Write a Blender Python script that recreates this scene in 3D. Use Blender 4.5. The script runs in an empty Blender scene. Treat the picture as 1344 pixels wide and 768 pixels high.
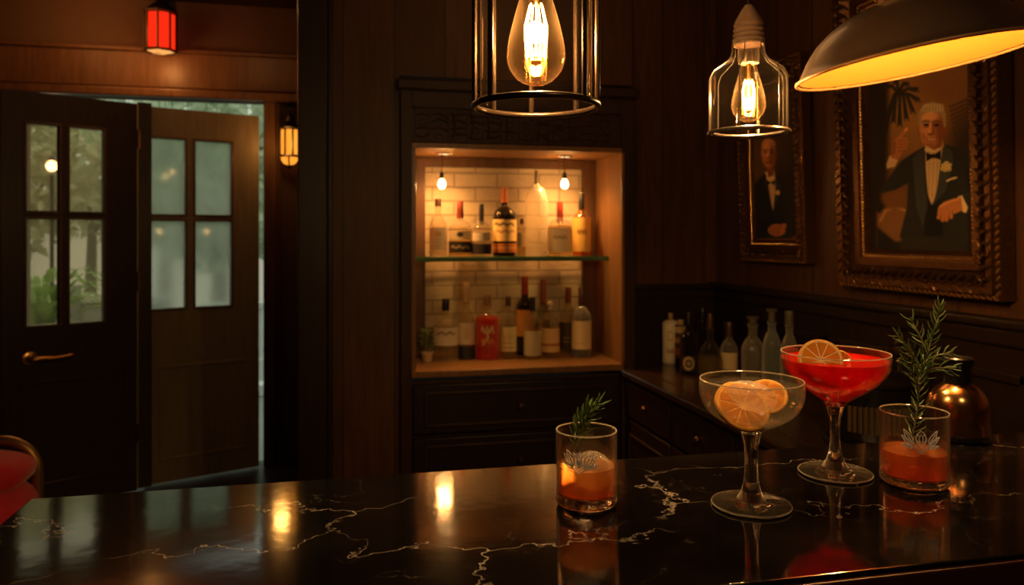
import bpy, bmesh, math, random
import numpy as np
from mathutils import Matrix, Vector, Euler
random.seed(7)
PI = math.pi
C = bpy.context.scene.collection
EYE, YAW, F = 1.35, math.radians(12.5), 1000.0
CS, SN = math.cos(YAW), math.sin(YAW)
PW = dict(cage=20., jar=15., dome=17., wash=9., room=4.0, front=8., alc=3.5)
DOME_T = (-9., 0.); BAR_LEAN = .06; SKY = 1.5; EXPO = .1

def P(x, y, d):
    """point seen at photo pixel (x,y) at depth d along the lens axis"""
    r = (x - 672) / F * d
    return Vector((d*SN + r*CS, d*CS - r*SN, EYE - (y - 310) / F * d))

def depthY(x, Y):
    return Y / (CS - (x - 672) / F * SN)

def pix(v):
    d = v[0]*SN + v[1]*CS
    r = v[0]*CS - v[1]*SN
    return 672 + F*r/d, 310 - F*(v[2] - EYE)/d

# ---------------------------------------------------------------- materials
def lin(c):
    return tuple(((x/255.0)/12.92 if x/255.0 <= .04045 else ((x/255.0+.055)/1.055)**2.4) for x in c)

class NT:
    def __init__(s, name):
        s.m = bpy.data.materials.new(name); s.m.use_nodes = True
        s.t = s.m.node_tree; s.t.nodes.clear()
        s.out = s.t.nodes.new('ShaderNodeOutputMaterial')
    def n(s, typ, **kw):
        nd = s.t.nodes.new('ShaderNode' + typ)
        for k, v in kw.items():
            if k.startswith('_'): setattr(nd, k[1:], v)
            else:
                key = k.replace('__', ' ')
                sock = nd.inputs[int(key[1:])] if key[0] == 'i' and key[1:].isdigit() else nd.inputs[key]
                s.set(sock, v)
        return nd
    def set(s, sock, v):
        if isinstance(v, bpy.types.NodeSocket): s.t.links.new(v, sock)
        elif isinstance(v, bpy.types.Node): s.t.links.new(v.outputs[0], sock)
        else:
            if isinstance(v, tuple) and len(v) == 3 and sock.type == 'RGBA': v = v + (1,)
            sock.default_value = v
    def math(s, op, a, b=None, clamp=False):
        nd = s.t.nodes.new('ShaderNodeMath'); nd.operation = op; nd.use_clamp = clamp
        s.set(nd.inputs[0], a)
        if b is not None: s.set(nd.inputs[1], b)
        return nd.outputs[0]
    def mix(s, f, a, b):
        nd = s.t.nodes.new('ShaderNodeMix'); nd.data_type = 'RGBA'
        s.set(nd.inputs[0], f); s.set(nd.inputs[6], a); s.set(nd.inputs[7], b)
        return nd.outputs[2]
    def ramp(s, f, stops):
        nd = s.t.nodes.new('ShaderNodeValToRGB'); s.set(nd.inputs[0], f)
        while len(nd.color_ramp.elements) < len(stops): nd.color_ramp.elements.new(.5)
        for e, (p, c) in zip(nd.color_ramp.elements, stops):
            e.position = p; e.color = c + (1,) if len(c) == 3 else c
        return nd.outputs[0]
    def surf(s, sh):
        s.t.links.new(sh.outputs[0] if isinstance(sh, bpy.types.Node) else sh, s.out.inputs[0]); return s.m
    def pos(s, scale=(1,1,1)):
        g = s.n('NewGeometry')
        mp = s.n('Mapping', Vector=g.outputs['Position']); mp.inputs['Scale'].default_value = scale
        return mp.outputs[0]
    def obj(s, scale=(1,1,1)):
        g = s.n('TexCoord')
        mp = s.n('Mapping', Vector=g.outputs['Object']); mp.inputs['Scale'].default_value = scale
        return mp.outputs[0]

def plain(name, col, rough=.5, metal=0., spec=.5, bump=0., bscale=60., vary=.15, coat=0., sheen=0.):
    t = NT(name)
    nz = t.n('TexNoise', Vector=t.obj(), Scale=bscale, Detail=4.)
    a = tuple(max(0, c*(1-vary)) for c in col); b = tuple(min(1, c*(1+vary)) for c in col)
    colr = t.mix(nz.outputs[0], a, b)
    p = t.n('BsdfPrincipled', Base__Color=colr, Roughness=rough, Metallic=metal, Coat__Weight=coat, Sheen__Weight=sheen)
    p.inputs['Specular IOR Level'].default_value = spec
    if bump:
        bp = t.n('Bump', Strength=bump, Distance=.002, Height=nz.outputs[0]); t.set(p.inputs['Normal'], bp)
    return t.surf(p)

def wood(name, c0, c1, rough=.45, grain=(14, 14, 1.2), planks=0., axis=0, coat=.1, bump=.15):
    t = NT(name)
    v = t.pos(grain)
    nz = t.n('TexNoise', Vector=v, Scale=3.2, Detail=7., Roughness=.62, Distortion=.7)
    big = t.n('TexNoise', Vector=t.pos((1.2,1.2,.5)), Scale=2.2, Detail=2.)
    f = t.math('ADD', t.math('MULTIPLY', nz.outputs[0], .75), t.math('MULTIPLY', big.outputs[0], .3))
    col = t.ramp(f, [(.3, c0), (.72, c1)])
    h = nz.outputs[0]
    if planks:
        sep = t.n('SeparateXYZ', Vector=t.pos())
        fr = t.math('FRACT', t.math('MULTIPLY', sep.outputs[axis], 1/planks))
        e = t.math('ABSOLUTE', t.math('SUBTRACT', fr, .5))
        g = t.math('GREATER_THAN', e, .485)
        idn = t.math('FLOOR', t.math('MULTIPLY', sep.outputs[axis], 1/planks))
        wn = t.n('TexWhiteNoise', _noise_dimensions='1D', W=idn)
        sh = t.math('ADD', t.math('MULTIPLY', wn.outputs[0], .5), .7)
        hs = t.n('HueSaturation', Color=col, Value=sh)
        col = t.mix(t.math('MULTIPLY', g, .75), hs.outputs[0], (.002,.001,.001))
        h = t.math('SUBTRACT', h, t.math('MULTIPLY', g, 3.))
    p = t.n('BsdfPrincipled', Base__Color=col, Roughness=rough, Coat__Weight=coat)
    p.inputs['Specular IOR Level'].default_value = .25; p.inputs['Coat Roughness'].default_value = .25
    bp = t.n('Bump', Strength=bump, Distance=.002, Height=h); t.set(p.inputs['Normal'], bp)
    return t.surf(p)

def thin_glass(name, tint=(.97,.96,.93), f0=.035, edge=.5, power=3., rough=.015, edgecol=(1,.93,.82), opac=0., edge_glow=.35):
    """thin clear wall: see-through face on, mirror-like with a painted pale glow towards grazing angles"""
    t = NT(name)
    lw = t.n('LayerWeight', Blend=.5)
    f = t.math('ADD', t.math('MULTIPLY', t.math('POWER', lw.outputs['Facing'], power), edge), f0, True)
    tr = t.n('BsdfTransparent', Color=tint); gl = t.n('BsdfAnisotropic', Color=edgecol, Roughness=rough)
    d1 = t.n('BsdfDiffuse', Color=edgecol); d2 = t.n('BsdfTranslucent', Color=edgecol); dm = t.n('MixShader', Fac=.5); t.set(dm.inputs[1], d1); t.set(dm.inputs[2], d2)
    g2 = t.n('MixShader', Fac=edge_glow); t.set(g2.inputs[1], gl); t.set(g2.inputs[2], dm)  # pale diffuse mixed into the edges paints their glow
    mx = t.n('MixShader', Fac=f); t.set(mx.inputs[1], tr); t.set(mx.inputs[2], g2)
    if opac:
        df = t.n('BsdfDiffuse', Color=edgecol); m2 = t.n('MixShader', Fac=opac); t.set(m2.inputs[1], mx); t.set(m2.inputs[2], df); mx = m2
    return t.surf(mx)

def real_glass(name, col=(1,.98,.95), rough=0., ior=1.47, pw=7., am=.30):
    t = NT(name)
    g = t.n('BsdfGlass', Color=col, Roughness=rough, IOR=ior); lw = t.n('LayerWeight', Blend=.5); d = t.n('BsdfDiffuse', Color=(.9,.78,.6))
    m = t.n('MixShader', Fac=t.math('ADD', t.math('MULTIPLY', t.math('POWER', lw.outputs['Facing'], pw), am), .012)); t.set(m.inputs[1], g); t.set(m.inputs[2], d)  # pale diffuse towards grazing angles paints bright outlines
    return t.surf(m)

def liquid(name, tint, body, cloud=.4, f0=.03, edge=.3, grad=None):
    """tinted liquid: part see-through, part cloudy; grad=(z0,z1,tint2,body2) colours the top"""
    t = NT(name)
    tn, bd = tint, body
    if grad:
        sp = t.n('SeparateXYZ', Vector=t.obj())
        k = t.math('DIVIDE', t.math('SUBTRACT', sp.outputs[2], grad[0]), grad[1]-grad[0], True)
        tn = t.mix(k, tint, grad[2]); bd = t.mix(k, body, grad[3])
    tr = t.n('BsdfTransparent', Color=tn)
    df = t.n('BsdfDiffuse', Color=bd); tl = t.n('BsdfTranslucent', Color=bd)
    m0 = t.n('MixShader', Fac=.55); t.set(m0.inputs[1], df); t.set(m0.inputs[2], tl)
    m1 = t.n('MixShader', Fac=cloud); t.set(m1.inputs[1], tr); t.set(m1.inputs[2], m0)
    lw = t.n('LayerWeight', Blend=.5)
    f = t.math('ADD', t.math('MULTIPLY', t.math('POWER', lw.outputs['Facing'], 4.), edge), f0, True)
    gl = t.n('BsdfAnisotropic', Color=(1,.95,.9), Roughness=.03)
    m2 = t.n('MixShader', Fac=f); t.set(m2.inputs[1], m1); t.set(m2.inputs[2], gl)
    return t.surf(m2)

def emit(name, col, strength):
    t = NT(name)
    return t.surf(t.n('Emission', Color=col, Strength=strength))

def vcol(name, rough=.5, spec=.4, coat=0., bump=0.):
    t = NT(name)
    a = t.n('VertexColor', _layer_name='paint')
    p = t.n('BsdfPrincipled', Base__Color=a.outputs[0], Roughness=rough, Coat__Weight=coat)
    p.inputs['Specular IOR Level'].default_value = spec
    if bump:
        nz = t.n('TexNoise', Vector=t.obj(), Scale=220., Detail=3.)
        bp = t.n('Bump', Strength=bump, Distance=.001, Height=nz.outputs[0]); t.set(p.inputs['Normal'], bp)
    return t.surf(p)

# ---------------------------------------------------------------- mesh building
class MB:
    def __init__(s): s.bm = bmesh.new()
    def add(s, vs, fs, mi=0, M=None):
        b = [s.bm.verts.new(M @ Vector(v) if M is not None else v) for v in vs]
        out = []
        for f in fs:
            try:
                q = s.bm.faces.new([b[i] for i in f]); q.material_index = mi; q.smooth = True; out.append(q)
            except ValueError: pass
        return b, out
    def box(s, x0, x1, y0, y1, z0, z1, bev=0., mi=0, M=None, seg=2):
        vs = [(x,y,z) for z in (z0,z1) for y in (y0,y1) for x in (x0,x1)]
        fs = [(0,2,3,1),(4,5,7,6),(0,1,5,4),(2,6,7,3),(0,4,6,2),(1,3,7,5)]
        b, f = s.add(vs, fs, mi, M)
        for q in f: q.smooth = False; q.normal_update()
        if bev:
            ns = [q.normal.copy() for q in f]
            es = list({e for q in f for e in q.edges})
            r = bmesh.ops.bevel(s.bm, geom=es, offset=bev, segments=seg, profile=.5, affect='EDGES')
            for q in {q for w in r['verts'] for q in w.link_faces}:
                q.normal_update(); q.material_index = mi; q.smooth = not any(abs(q.normal.dot(n)) > .999 for n in ns)
        return s
    def lathe(s, prof, n=40, mi=0, M=None, a0=0., a1=2*PI, closed=False):
        full = abs(a1-a0-2*PI) < 1e-6
        m = n if full else n+1
        rings = []; vs = []
        for r, z in prof:
            if r < 1e-7: rings.append([len(vs)]); vs.append((0,0,z))
            else:
                rings.append(list(range(len(vs), len(vs)+m)))
                for k in range(m):
                    a = a0 + (a1-a0)*k/n; vs.append((r*math.cos(a), r*math.sin(a), z))
        fs = []
        pr = list(zip(rings, rings[1:]))
        if closed: pr.append((rings[-1], rings[0]))
        for A, B in pr:
            for k in range(n):
                k2 = (k+1) % m
                if len(A) == 1 and len(B) == 1: continue
                if len(A) == 1: fs.append((A[0], B[k2], B[k]))
                elif len(B) == 1: fs.append((A[k], A[k2], B[0]))
                else: fs.append((A[k], A[k2], B[k2], B[k]))
        s.add(vs, fs, mi, M); return s
    def tube(s, pts, r, n=8, mi=0, closed=False, M=None, cap=True, flat=1.):
        pts = [Vector(p) for p in pts]; N = len(pts)
        rs = r if isinstance(r, (list, tuple)) else [r]*N
        T = []
        for i in range(N):
            a = pts[(i-1) % N] if (closed or i > 0) else pts[i]
            b = pts[(i+1) % N] if (closed or i < N-1) else pts[i]
            T.append((b-a).normalized())
        ref = Vector((0,0,1)) if abs(T[0].z) < .9 else Vector((1,0,0))
        u = T[0].cross(ref).normalized(); vs = []
        for i in range(N):
            u = (u - T[i]*u.dot(T[i])).normalized(); w = T[i].cross(u)
            for k in range(n):
                a = 2*PI*k/n
                vs.append(pts[i] + (u*math.cos(a) + w*math.sin(a)*flat)*rs[i])
        fs = []
        for i in range(N if closed else N-1):
            j = (i+1) % N
            for k in range(n):
                k2 = (k+1) % n
                fs.append((i*n+k, i*n+k2, j*n+k2, j*n+k))
        if cap and not closed:
            fs.append(tuple(range(n))[::-1]); fs.append(tuple((N-1)*n+k for k in range(n)))
        s.add(vs, fs, mi, M); return s
    def ell(s, c, rad, n=16, mi=0, R=None, e1=1., e2=1.):
        sp = lambda v, e: math.copysign(abs(v)**e, v)
        M = Matrix.Translation(Vector(c)) @ (R.to_4x4() if R is not None else Matrix())
        vs = [(0,0,-rad[2])]; h = n//2
        for i in range(1, h):
            ph = -PI/2 + PI*i/h
            for k in range(n):
                a = 2*PI*k/n
                vs.append((rad[0]*sp(math.cos(ph),e1)*sp(math.cos(a),e2), rad[1]*sp(math.cos(ph),e1)*sp(math.sin(a),e2), rad[2]*sp(math.sin(ph),e1)))
        vs.append((0,0,rad[2])); L = len(vs)-1; fs = []
        for k in range(n):
            k2 = (k+1) % n
            fs.append((0, 1+k2, 1+k)); fs.append((L, L-n+k, L-n+k2))
            for i in range(h-2):
                fs.append((1+i*n+k, 1+i*n+k2, 1+(i+1)*n+k2, 1+(i+1)*n+k))
        s.add(vs, fs, mi, M); return s
    def prism(s, poly, d0, d1, mi=0, M=None, bev=0.):
        """poly in (x,z), extruded along y from d0 to d1"""
        n = len(poly)
        vs = [(x,d0,z) for x,z in poly] + [(x,d1,z) for x,z in poly]
        fs = [tuple(range(n)), tuple(range(2*n-1, n-1, -1))] + [(i, n+i, n+(i+1)%n, (i+1)%n) for i in range(n)]
        b, f = s.add(vs, fs, mi, M)
        for q in f[:2]: q.smooth = False
        if bev:
            es = list({e for q in f[:2] for e in q.edges})
            r = bmesh.ops.bevel(s.bm, geom=es, offset=bev, segments=2, profile=.5, affect='EDGES')
            for q in r['faces']: q.material_index = mi
        return s

def obj(name, mb, mats, parent=None, smooth=38, loc=None, rot=None, normals=True):
    me = bpy.data.meshes.new(name)
    if normals: bmesh.ops.recalc_face_normals(mb.bm, faces=mb.bm.faces[:])
    mb.bm.to_mesh(me); mb.bm.free()
    for m in (mats if isinstance(mats, (list, tuple)) else [mats]): me.materials.append(m)
    if not smooth:
        me.polygons.foreach_set('use_smooth', [False]*len(me.polygons))
    else:
        fl = [p.use_smooth for p in me.polygons]
        me.set_sharp_from_angle(angle=math.radians(smooth)); me.polygons.foreach_set('use_smooth', fl)
    o = bpy.data.objects.new(name, me); C.objects.link(o)
    if parent: o.parent = parent
    if loc is not None: o.location = loc
    if rot is not None: o.rotation_euler = rot
    return o

def tag(o, label=None, cat=None, group=None, kind=None):
    if label: o['label'] = label
    if cat: o['category'] = cat
    if group: o['group'] = group
    if kind: o['kind'] = kind
    return o

def thing(name, label, cat, loc=(0,0,0), rot=(0,0,0), group=None):
    o = bpy.data.objects.new(name, None); o.empty_display_size = .05; C.objects.link(o)
    o.location = loc; o.rotation_euler = rot if isinstance(rot, (tuple, list, Euler)) else (0,0,rot)
    return tag(o, label, cat, group)

def struct(name, mb, mats, smooth=38, label=None):
    o = obj(name, mb, mats, smooth=smooth)
    tag(o, label, None, None, 'structure'); return o

def lamp(name, loc, power, col, radius=.01, parent=None, spot=None, blend=.6):
    l = bpy.data.lights.new(name, 'SPOT' if spot else 'POINT'); l.energy = power; l.color = col; l.shadow_soft_size = radius
    if spot: l.spot_size = math.radians(spot); l.spot_blend = blend
    o = bpy.data.objects.new(name, l); C.objects.link(o); o.location = loc
    if parent: o.parent = parent
    return o

# paint helper: colour fields on point arrays
def seg_dist(p, poly, closed=True):
    d = np.full(len(p), 1e9); n = len(poly)
    for i in range(n if closed else n-1):
        a = np.array(poly[i], float); b = np.array(poly[(i+1) % n], float)
        ab = b-a; t = np.clip(((p-a) @ ab)/max(ab @ ab, 1e-9), 0, 1)
        d = np.minimum(d, np.hypot(*(p - (a + t[:,None]*ab)).T))
    return d
def inside(p, poly):
    r = np.zeros(len(p), bool); n = len(poly)
    for i in range(n):
        x0, y0 = poly[i]; x1, y1 = poly[(i+1) % n]
        if y0 == y1: continue
        c = (y0 > p[:,1]) != (y1 > p[:,1])
        r ^= c & (p[:,0] < (x1-x0)*(p[:,1]-y0)/(y1-y0) + x0)
    return r
class Paint:
    def __init__(s, p, bg): s.p = p; s.c = np.tile(np.array(bg, float), (len(p), 1))
    def over(s, a, col):
        a = np.clip(a, 0, 1)[:,None]; s.c = s.c*(1-a) + np.array(col, float)*a
    def poly(s, pts, col, soft=3., op=1.):
        d = seg_dist(s.p, pts); sd = np.where(inside(s.p, pts), d, -d)
        s.over((sd/soft + .5)*1.0*op if op == 1 else np.clip(sd/soft+.5,0,1)*op, col)
    def ell(s, c, r, col, soft=.2, rot=0., op=1.):
        q = s.p - np.array(c); ca, sa = math.cos(rot), math.sin(rot)
        x = q[:,0]*ca + q[:,1]*sa; y = -q[:,0]*sa + q[:,1]*ca
        k = np.hypot(x/r[0], y/r[1]); s.over(np.clip((1-k)/soft + .5, 0, 1)*op, col)
    def line(s, pts, w, col, soft=2., op=1.):
        s.over(np.clip((w - seg_dist(s.p, pts, False))/soft + .5, 0, 1)*op, col)
def set_paint(me, cols):
    a = me.color_attributes.new('paint', 'FLOAT_COLOR', 'POINT')
    c = np.ones((len(me.vertices), 4), np.float32); c[:,:3] = cols
    a.data.foreach_set('color', c.ravel())
def srgb_lin(c):
    c = np.clip(np.asarray(c, float)/255., 0, 1)
    return np.where(c <= .04045, c/12.92, ((c+.055)/1.055)**2.4)
# ---------------------------------------------------------------- shared materials
W_DARK = wood('dark_walnut', (.013,.0052,.0024), (.044,.0175,.007), .5, coat=0.)
W_PANEL = wood('plank_panelling', (.034,.013,.005), (.098,.038,.0135), .5, planks=.21, axis=0, coat=0.)
W_PANEL_Y = wood('plank_panelling_side', (.040,.0155,.006), (.115,.046,.017), .5, planks=.235, axis=1, coat=0.)
W_BLACK = wood('ebonised_wood', (.007,.0035,.0022), (.024,.011,.006), .45, coat=.05)
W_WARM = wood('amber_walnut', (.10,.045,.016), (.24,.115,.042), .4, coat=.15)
W_DOOR = wood('door_walnut', (.016,.0075,.004), (.05,.023,.011), .42, coat=.06)
W_DOOR_HAZE = wood('door_walnut_hazed', (.16,.115,.075), (.24,.18,.12), .5, coat=.15)  # walnut paled to paint haze and sheen on the right leaf
BRASS = plain('aged_brass', (.52,.30,.10), .28, 1., bump=.1)
BRASS_D = plain('dark_brass', (.22,.12,.045), .35, 1., bump=.1)
IRON = plain('blackened_iron', (.035,.026,.020), .32, .8, bump=.15)
BLACK = plain('black_lacquer', (.006,.005,.005), .25, coat=.3)
CERAMIC = plain('cream_ceramic', (.62,.53,.40), .35)
PLASTER = plain('umber_plaster', (.07,.032,.014), .8, bump=.3, bscale=18)
FLOORM = wood('floor_boards', (.012,.007,.004), (.035,.018,.010), .3, grain=(1.2,14,14), planks=.14, axis=1)
CLEAR = thin_glass('clear_glass')
GLASS = real_glass('solid_crystal', pw=6., am=.06)
STEMG = real_glass('stem_crystal', pw=2.0, am=.5)

# ---------------------------------------------------------------- room shell
XR, YB, YD, XL, ZC, YF = 1.744, 3.35, 4.70, -2.30, 2.70, -1.6
struct('floor', MB().box(XL-.1, XR+.1, YF-.1, YD+.1, -.12, 0), FLOORM)
struct('ceiling', MB().box(XL-.1, XR+.1, YF-.1, YD+.1, ZC, ZC+.1), W_BLACK)
struct('wall_left', MB().box(XL-.1, XL, YF-.1, YD+.1, 0, ZC), PLASTER)
struct('wall_front', MB().box(XL, XR, YF-.1, YF, 0, ZC), PLASTER)
struct('wall_right', MB().box(XR, XR+.1, YF-.1, YB+.45, 0, ZC), W_PANEL_Y)
mb = MB().box(-.06, .23, 3.2, 3.8, 0, ZC).box(.23, 1.25, 3.2, 3.8, 2.02, ZC).box(1.25, XR, YB, 3.8, 0, ZC).box(1.25, 1.262, 3.2, YB, 2.02, ZC)
struct('wall_back', mb, W_PANEL)
struct('wall_alcove', MB().box(-.06, .02, 3.8, YD+.1, 0, ZC), PLASTER)
# door wall with its opening
OX0, OX1, OZ = -1.74, -.444, 2.14
mb = MB().box(XL, OX0, YD, YD+.1, 0, ZC).box(OX1, -.06, YD, YD+.1, 0, ZC).box(OX0, OX1, YD, YD+.1, OZ, ZC)
struct('wall_door', mb, PLASTER)
mb = MB()
mb.box(OX1-.012, OX1+.06, YD-.035, YD+.11, 0, OZ+.02, .008).box(OX0-.10, OX0+.012, YD-.035, YD+.11, 0, OZ+.02, .008)
mb.box(OX0-.5, -.062, YD-.03, YD, OZ+.055, 2.405, .008).box(OX0-.5, -.062, YD-.055, YD, OZ+.0, OZ+.05, .01).box(OX0-.5, -.062, YD-.05, YD, 2.395, 2.42, .008)
mb.box(-.385, -.362, YD-.02, YD, 0, OZ, .006)
struct('trim_1', mb, wood('casing_wood', (.05,.022,.010), (.13,.058,.024), .45))
# tall pilaster in front of the alcove
mb = MB().box(-.176, -.062, 3.12, 3.32, 0, ZC, .006).box(-.19, -.05, 3.105, 3.33, 0, .16, .008).box(-.062, -.040, 3.17, 3.22, 0, ZC, .006)
struct('trim_2', mb, W_BLACK)
# ceiling beam across the alcove
struct('trim_3', MB().box(XL, -.06, 3.9, 4.05, ZC-.10, ZC, .01), W_BLACK)
# panelled dado with its rail: back wall right of the cabinet, and right wall
def dado_back():
    mb = MB().box(1.262, XR-.012, YB-.016, YB, 0, 1.075, .003)
    mb.box(1.262, XR-.03, YB-.045, YB, 1.10, 1.125, .008).box(1.262, XR-.02, YB-.028, YB, 1.06, 1.10, .006)
    return mb
struct('trim_4', dado_back(), W_BLACK)
mb = MB().box(XR-.014, XR, YF, YB-.01, 0, 1.075, .003).box(XR-.05, XR, YF, YB, 1.105, 1.132, .009).box(XR-.030, XR, YF, YB, 1.055, 1.105, .01)
y = YB-.10
while y > -1.0:
    a, b = y-.36, y
    mb.box(XR-.026, XR-.012, a, b, .96, .985, .004).box(XR-.026, XR-.012, a, b, .10, .125, .004)
    mb.box(XR-.026, XR-.012, a, a+.022, .10, .985, .004).box(XR-.026, XR-.012, b-.022, b, .10, .985, .004)
    y -= .42
struct('trim_5', mb, W_BLACK)
struct('baseboard_left', MB().box(XL, XL+.02, YF, YD, 0, .12, .005), W_DARK)

# ---------------------------------------------------------------- folding doors
P0, P1 = Vector((-1.576, 4.03, 0)), Vector((-1.058, 4.342, 0))
P2, P3 = Vector((-1.037, 4.41, 0)), Vector((-.477, 4.643, 0))
def pane_mat(name, rough, tint, wz, haze=(.85,.85,.78)):
    t = NT(name)
    g = t.n('BsdfGlass', Color=tint, Roughness=rough, IOR=1.12)
    nz = t.n('TexNoise', Vector=t.obj((1,1,.35)), Scale=5., Detail=3.)
    tl = t.n('BsdfTranslucent', Color=haze)
    m = t.n('MixShader', Fac=t.math('MULTIPLY', nz.outputs[0], wz)); t.set(m.inputs[1], g); t.set(m.inputs[2], tl)
    return t.surf(m)
PANE_L = pane_mat('door_pane_clear', .05, (.98,.93,.80), .40, (1,.84,.58))  # haze tint paints a warm glow into the left panes
PANE_R = pane_mat('door_pane_frosted', .22, (.90,.94,.88), .6)
BEADW = wood('bead_wood_highlight', (.06,.028,.011), (.15,.068,.026), .35, coat=.15)  # lighter wood paints the warm highlight on the glazing beads
def leaf(name, A, B, us, zs, mat, pm, label):
    w = (B-A).length; h = 2.035; T = .042
    root = bpy.data.objects.new(name, None); C.objects.link(root); root.location = (A.x, A.y, .012)
    root.rotation_euler = (0,0,math.atan2(B.y-A.y, B.x-A.x)); tag(root, label, None, None, 'structure')
    u0, u1, u2, u3 = [u*w for u in us]; z0, z1, z2, z3 = zs
    mb = MB()
    for bx in ((0,u0,0,h),(u3,w,0,h),(u0,u3,0,z0),(u0,u3,z3,h),(u1,u2,z0,z3),(u0,u1,z1,z2),(u2,u3,z1,z2)):
        mb.box(bx[0], bx[1], 0, T, bx[2], bx[3])
    obj('door_leaf', mb, mat, root, smooth=0)
    mb = MB()
    for a, b in ((u0,u1),(u2,u3)):                       # glazing beads
        for c, d in ((z0,z1),(z2,z3)):
            for yy in (-.006, T-.004):
                mb.box(a-.012, b+.012, yy, yy+.01, c-.012, c, .003).box(a-.012, b+.012, yy, yy+.01, d, d+.012, .003)
                mb.box(a-.012, a, yy, yy+.01, c, d, .003).box(b, b+.012, yy, yy+.01, c, d, .003)
    obj('glazing_bead', mb, BEADW, root)
    for a, b in ((u0,u1),(u2,u3)):
        for c, d in ((z0,z1),(z2,z3)):
            obj('pane', MB().box(a+.0005, b-.0005, T/2-.003, T/2+.003, c+.0005, d-.0005), pm, root, smooth=0)
    mb = MB().box(.07, w-.07, -.008, .001, .12, .135, .004).box(.07, w-.07, -.008, .001, .62, .635, .004).box(.07,.085,-.008,.001,.12,.635,.004).box(w-.085,w-.07,-.008,.001,.12,.635,.004)
    obj('panel_moulding', mb, mat, root)
    return root, w
dl, wl = leaf('door_1', P0, P1, (.175,.40,.48,.735), (.905,1.42,1.462,1.88), W_DOOR, PANE_L, 'dark folding door leaf with brass lever handle and four clear panes, nearest left')
dr, wr = leaf('door_2', P2, P3, (.05,.335,.425,.74), (.945,1.42,1.458,1.868), W_DOOR_HAZE, PANE_R, 'haze-paled folding door leaf with four misted panes, behind the handled leaf')
hd = MB().lathe([(0,-.004),(.033,-.004),(.035,.002),(.030,.009),(.016,.012),(.013,.03),(0,.03)], 28, M=Matrix.Translation((.115,0,.748)) @ Matrix.Rotation(PI/2, 4, 'X'))
hd.tube([(.115,-.03,.748),(.115,-.045,.748),(.125,-.055,.748),(.16,-.057,.749),(.22,-.055,.744),(.285,-.052,.752)], [.015,.015,.015,.013,.011,.009], 12)
hd.ell((.287,-.052,.752), (.011,.010,.011)); hd.ell((.115,-.03,.748), (.021,.018,.021))
obj('door_handle', hd, BRASS, dl)
for z in (.25, 1.05, 1.80):
    obj('hinge', MB().lathe([(0,0),(.008,0),(.008,.10),(0,.10)], 14, M=Matrix.Translation((wl+.006,-.004,z))), BRASS_D, dl)
obj('edge_strip', MB().box(wl-.001, wl+.004, -.003, .006, .01, 2.03), plain('pale_strip', (.75,.62,.42), .3, .6), dl)  # pale strip along the leaf edge
obj('meeting_stile', MB().box(-.038, .030, -.03, .0, .0, 2.05, .004), W_DOOR, dr)

# ---------------------------------------------------------------- garden beyond the door
GR = plain('wet_paving', (.20,.22,.20), .35, bump=.3, bscale=7)
o = struct('patio', MB().box(-7, 3.5, YD+.11, 15, -.14, -.02), GR)
def leafmat(name, a, b):
    t = NT(name); nz = t.n('TexNoise', Vector=t.pos(), Scale=9., Detail=4.)
    col = t.ramp(nz.outputs[0], [(.3,a),(.7,b)])
    d = t.n('BsdfPrincipled', Base__Color=col, Roughness=.6); tl = t.n('BsdfTranslucent', Color=col)
    m = t.n('MixShader', Fac=.35); t.set(m.inputs[1], d); t.set(m.inputs[2], tl)
    return t.surf(m)
LEAF1 = leafmat('misty_leaves', (.32,.40,.26), (.60,.68,.48)); LEAF2 = leafmat('fern_leaves', (.10,.22,.04), (.35,.55,.14)); LEAF3 = leafmat('olive_leaves', (.42,.42,.26), (.70,.66,.44))  # tree leaf colours paled to paint in the garden haze
BARK = plain('grey_bark', (.13,.11,.08), .9, bump=.4, bscale=14)
STONE = plain('grey_stone', (.30,.30,.27), .8, bump=.3, bscale=20)
WHITE = plain('white_paint', (.72,.75,.72), .5)
def tree(name, label, x, y, h, r, mat, seed):
    rn = random.Random(seed); t = thing(name, label, 'tree', (x,y,-.02), 0, 'trees in the garden')
    tr = MB(); top = Vector((rn.uniform(-.15,.15), rn.uniform(-.1,.1), h*.7))
    tr.tube([(0,0,0),(.03,0,h*.3),(top.x,top.y,h*.7)], [.11,.08,.04], 10)
    for k in range(5):
        a = rn.uniform(0, 2*PI); tr.tube([(.03,0,h*(.3+.06*k)),(r*.5*math.cos(a),r*.5*math.sin(a),h*(.5+.07*k))], [.04,.015], 6)
    obj('trunk', tr, BARK, t)
    vs, fs = [], []
    for k in range(1500):
        a = rn.uniform(0,2*PI); ph = math.asin(rn.uniform(-1,1)); q = r*rn.uniform(.55,1.05)
        c = Vector((q*math.cos(a)*math.cos(ph), q*math.sin(a)*math.cos(ph), h*.68+q*math.sin(ph)*1.1))
        u = Vector((rn.gauss(0,1),rn.gauss(0,1),rn.gauss(0,1))).normalized(); w = u.orthogonal().normalized(); s = rn.uniform(.07,.13)
        n = len(vs); vs += [c-u*s, c+w*s*.5, c+u*s, c-w*s*.5]; fs.append((n,n+1,n+2,n+3))
    mb = MB(); mb.add(vs, fs); obj('crown', mb, mat, t, normals=False)
for i, (px_, d, h, r, m, lb) in enumerate(((215, 11.2, 3.6, 1.15, LEAF1, 'bushy misty tree seen through the left upper misted pane'), (285, 8.2, 3.0, .95, LEAF1, 'misty green tree seen through the right upper misted pane'),
        (118, 13.4, 3.8, 1.2, LEAF3, 'olive coloured tree with bare trunk seen through the right clear pane'), (5, 9.0, 3.3, 1.0, LEAF3, 'pale olive tree seen through the left clear pane'), (372, 13.2, 3.6, 1.1, LEAF1, 'green tree at the gap right of the misted door leaf'))):
    q = P(px_, 300, d); tree('garden_tree', lb, q.x, q.y, h, r, m, i+3)
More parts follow.
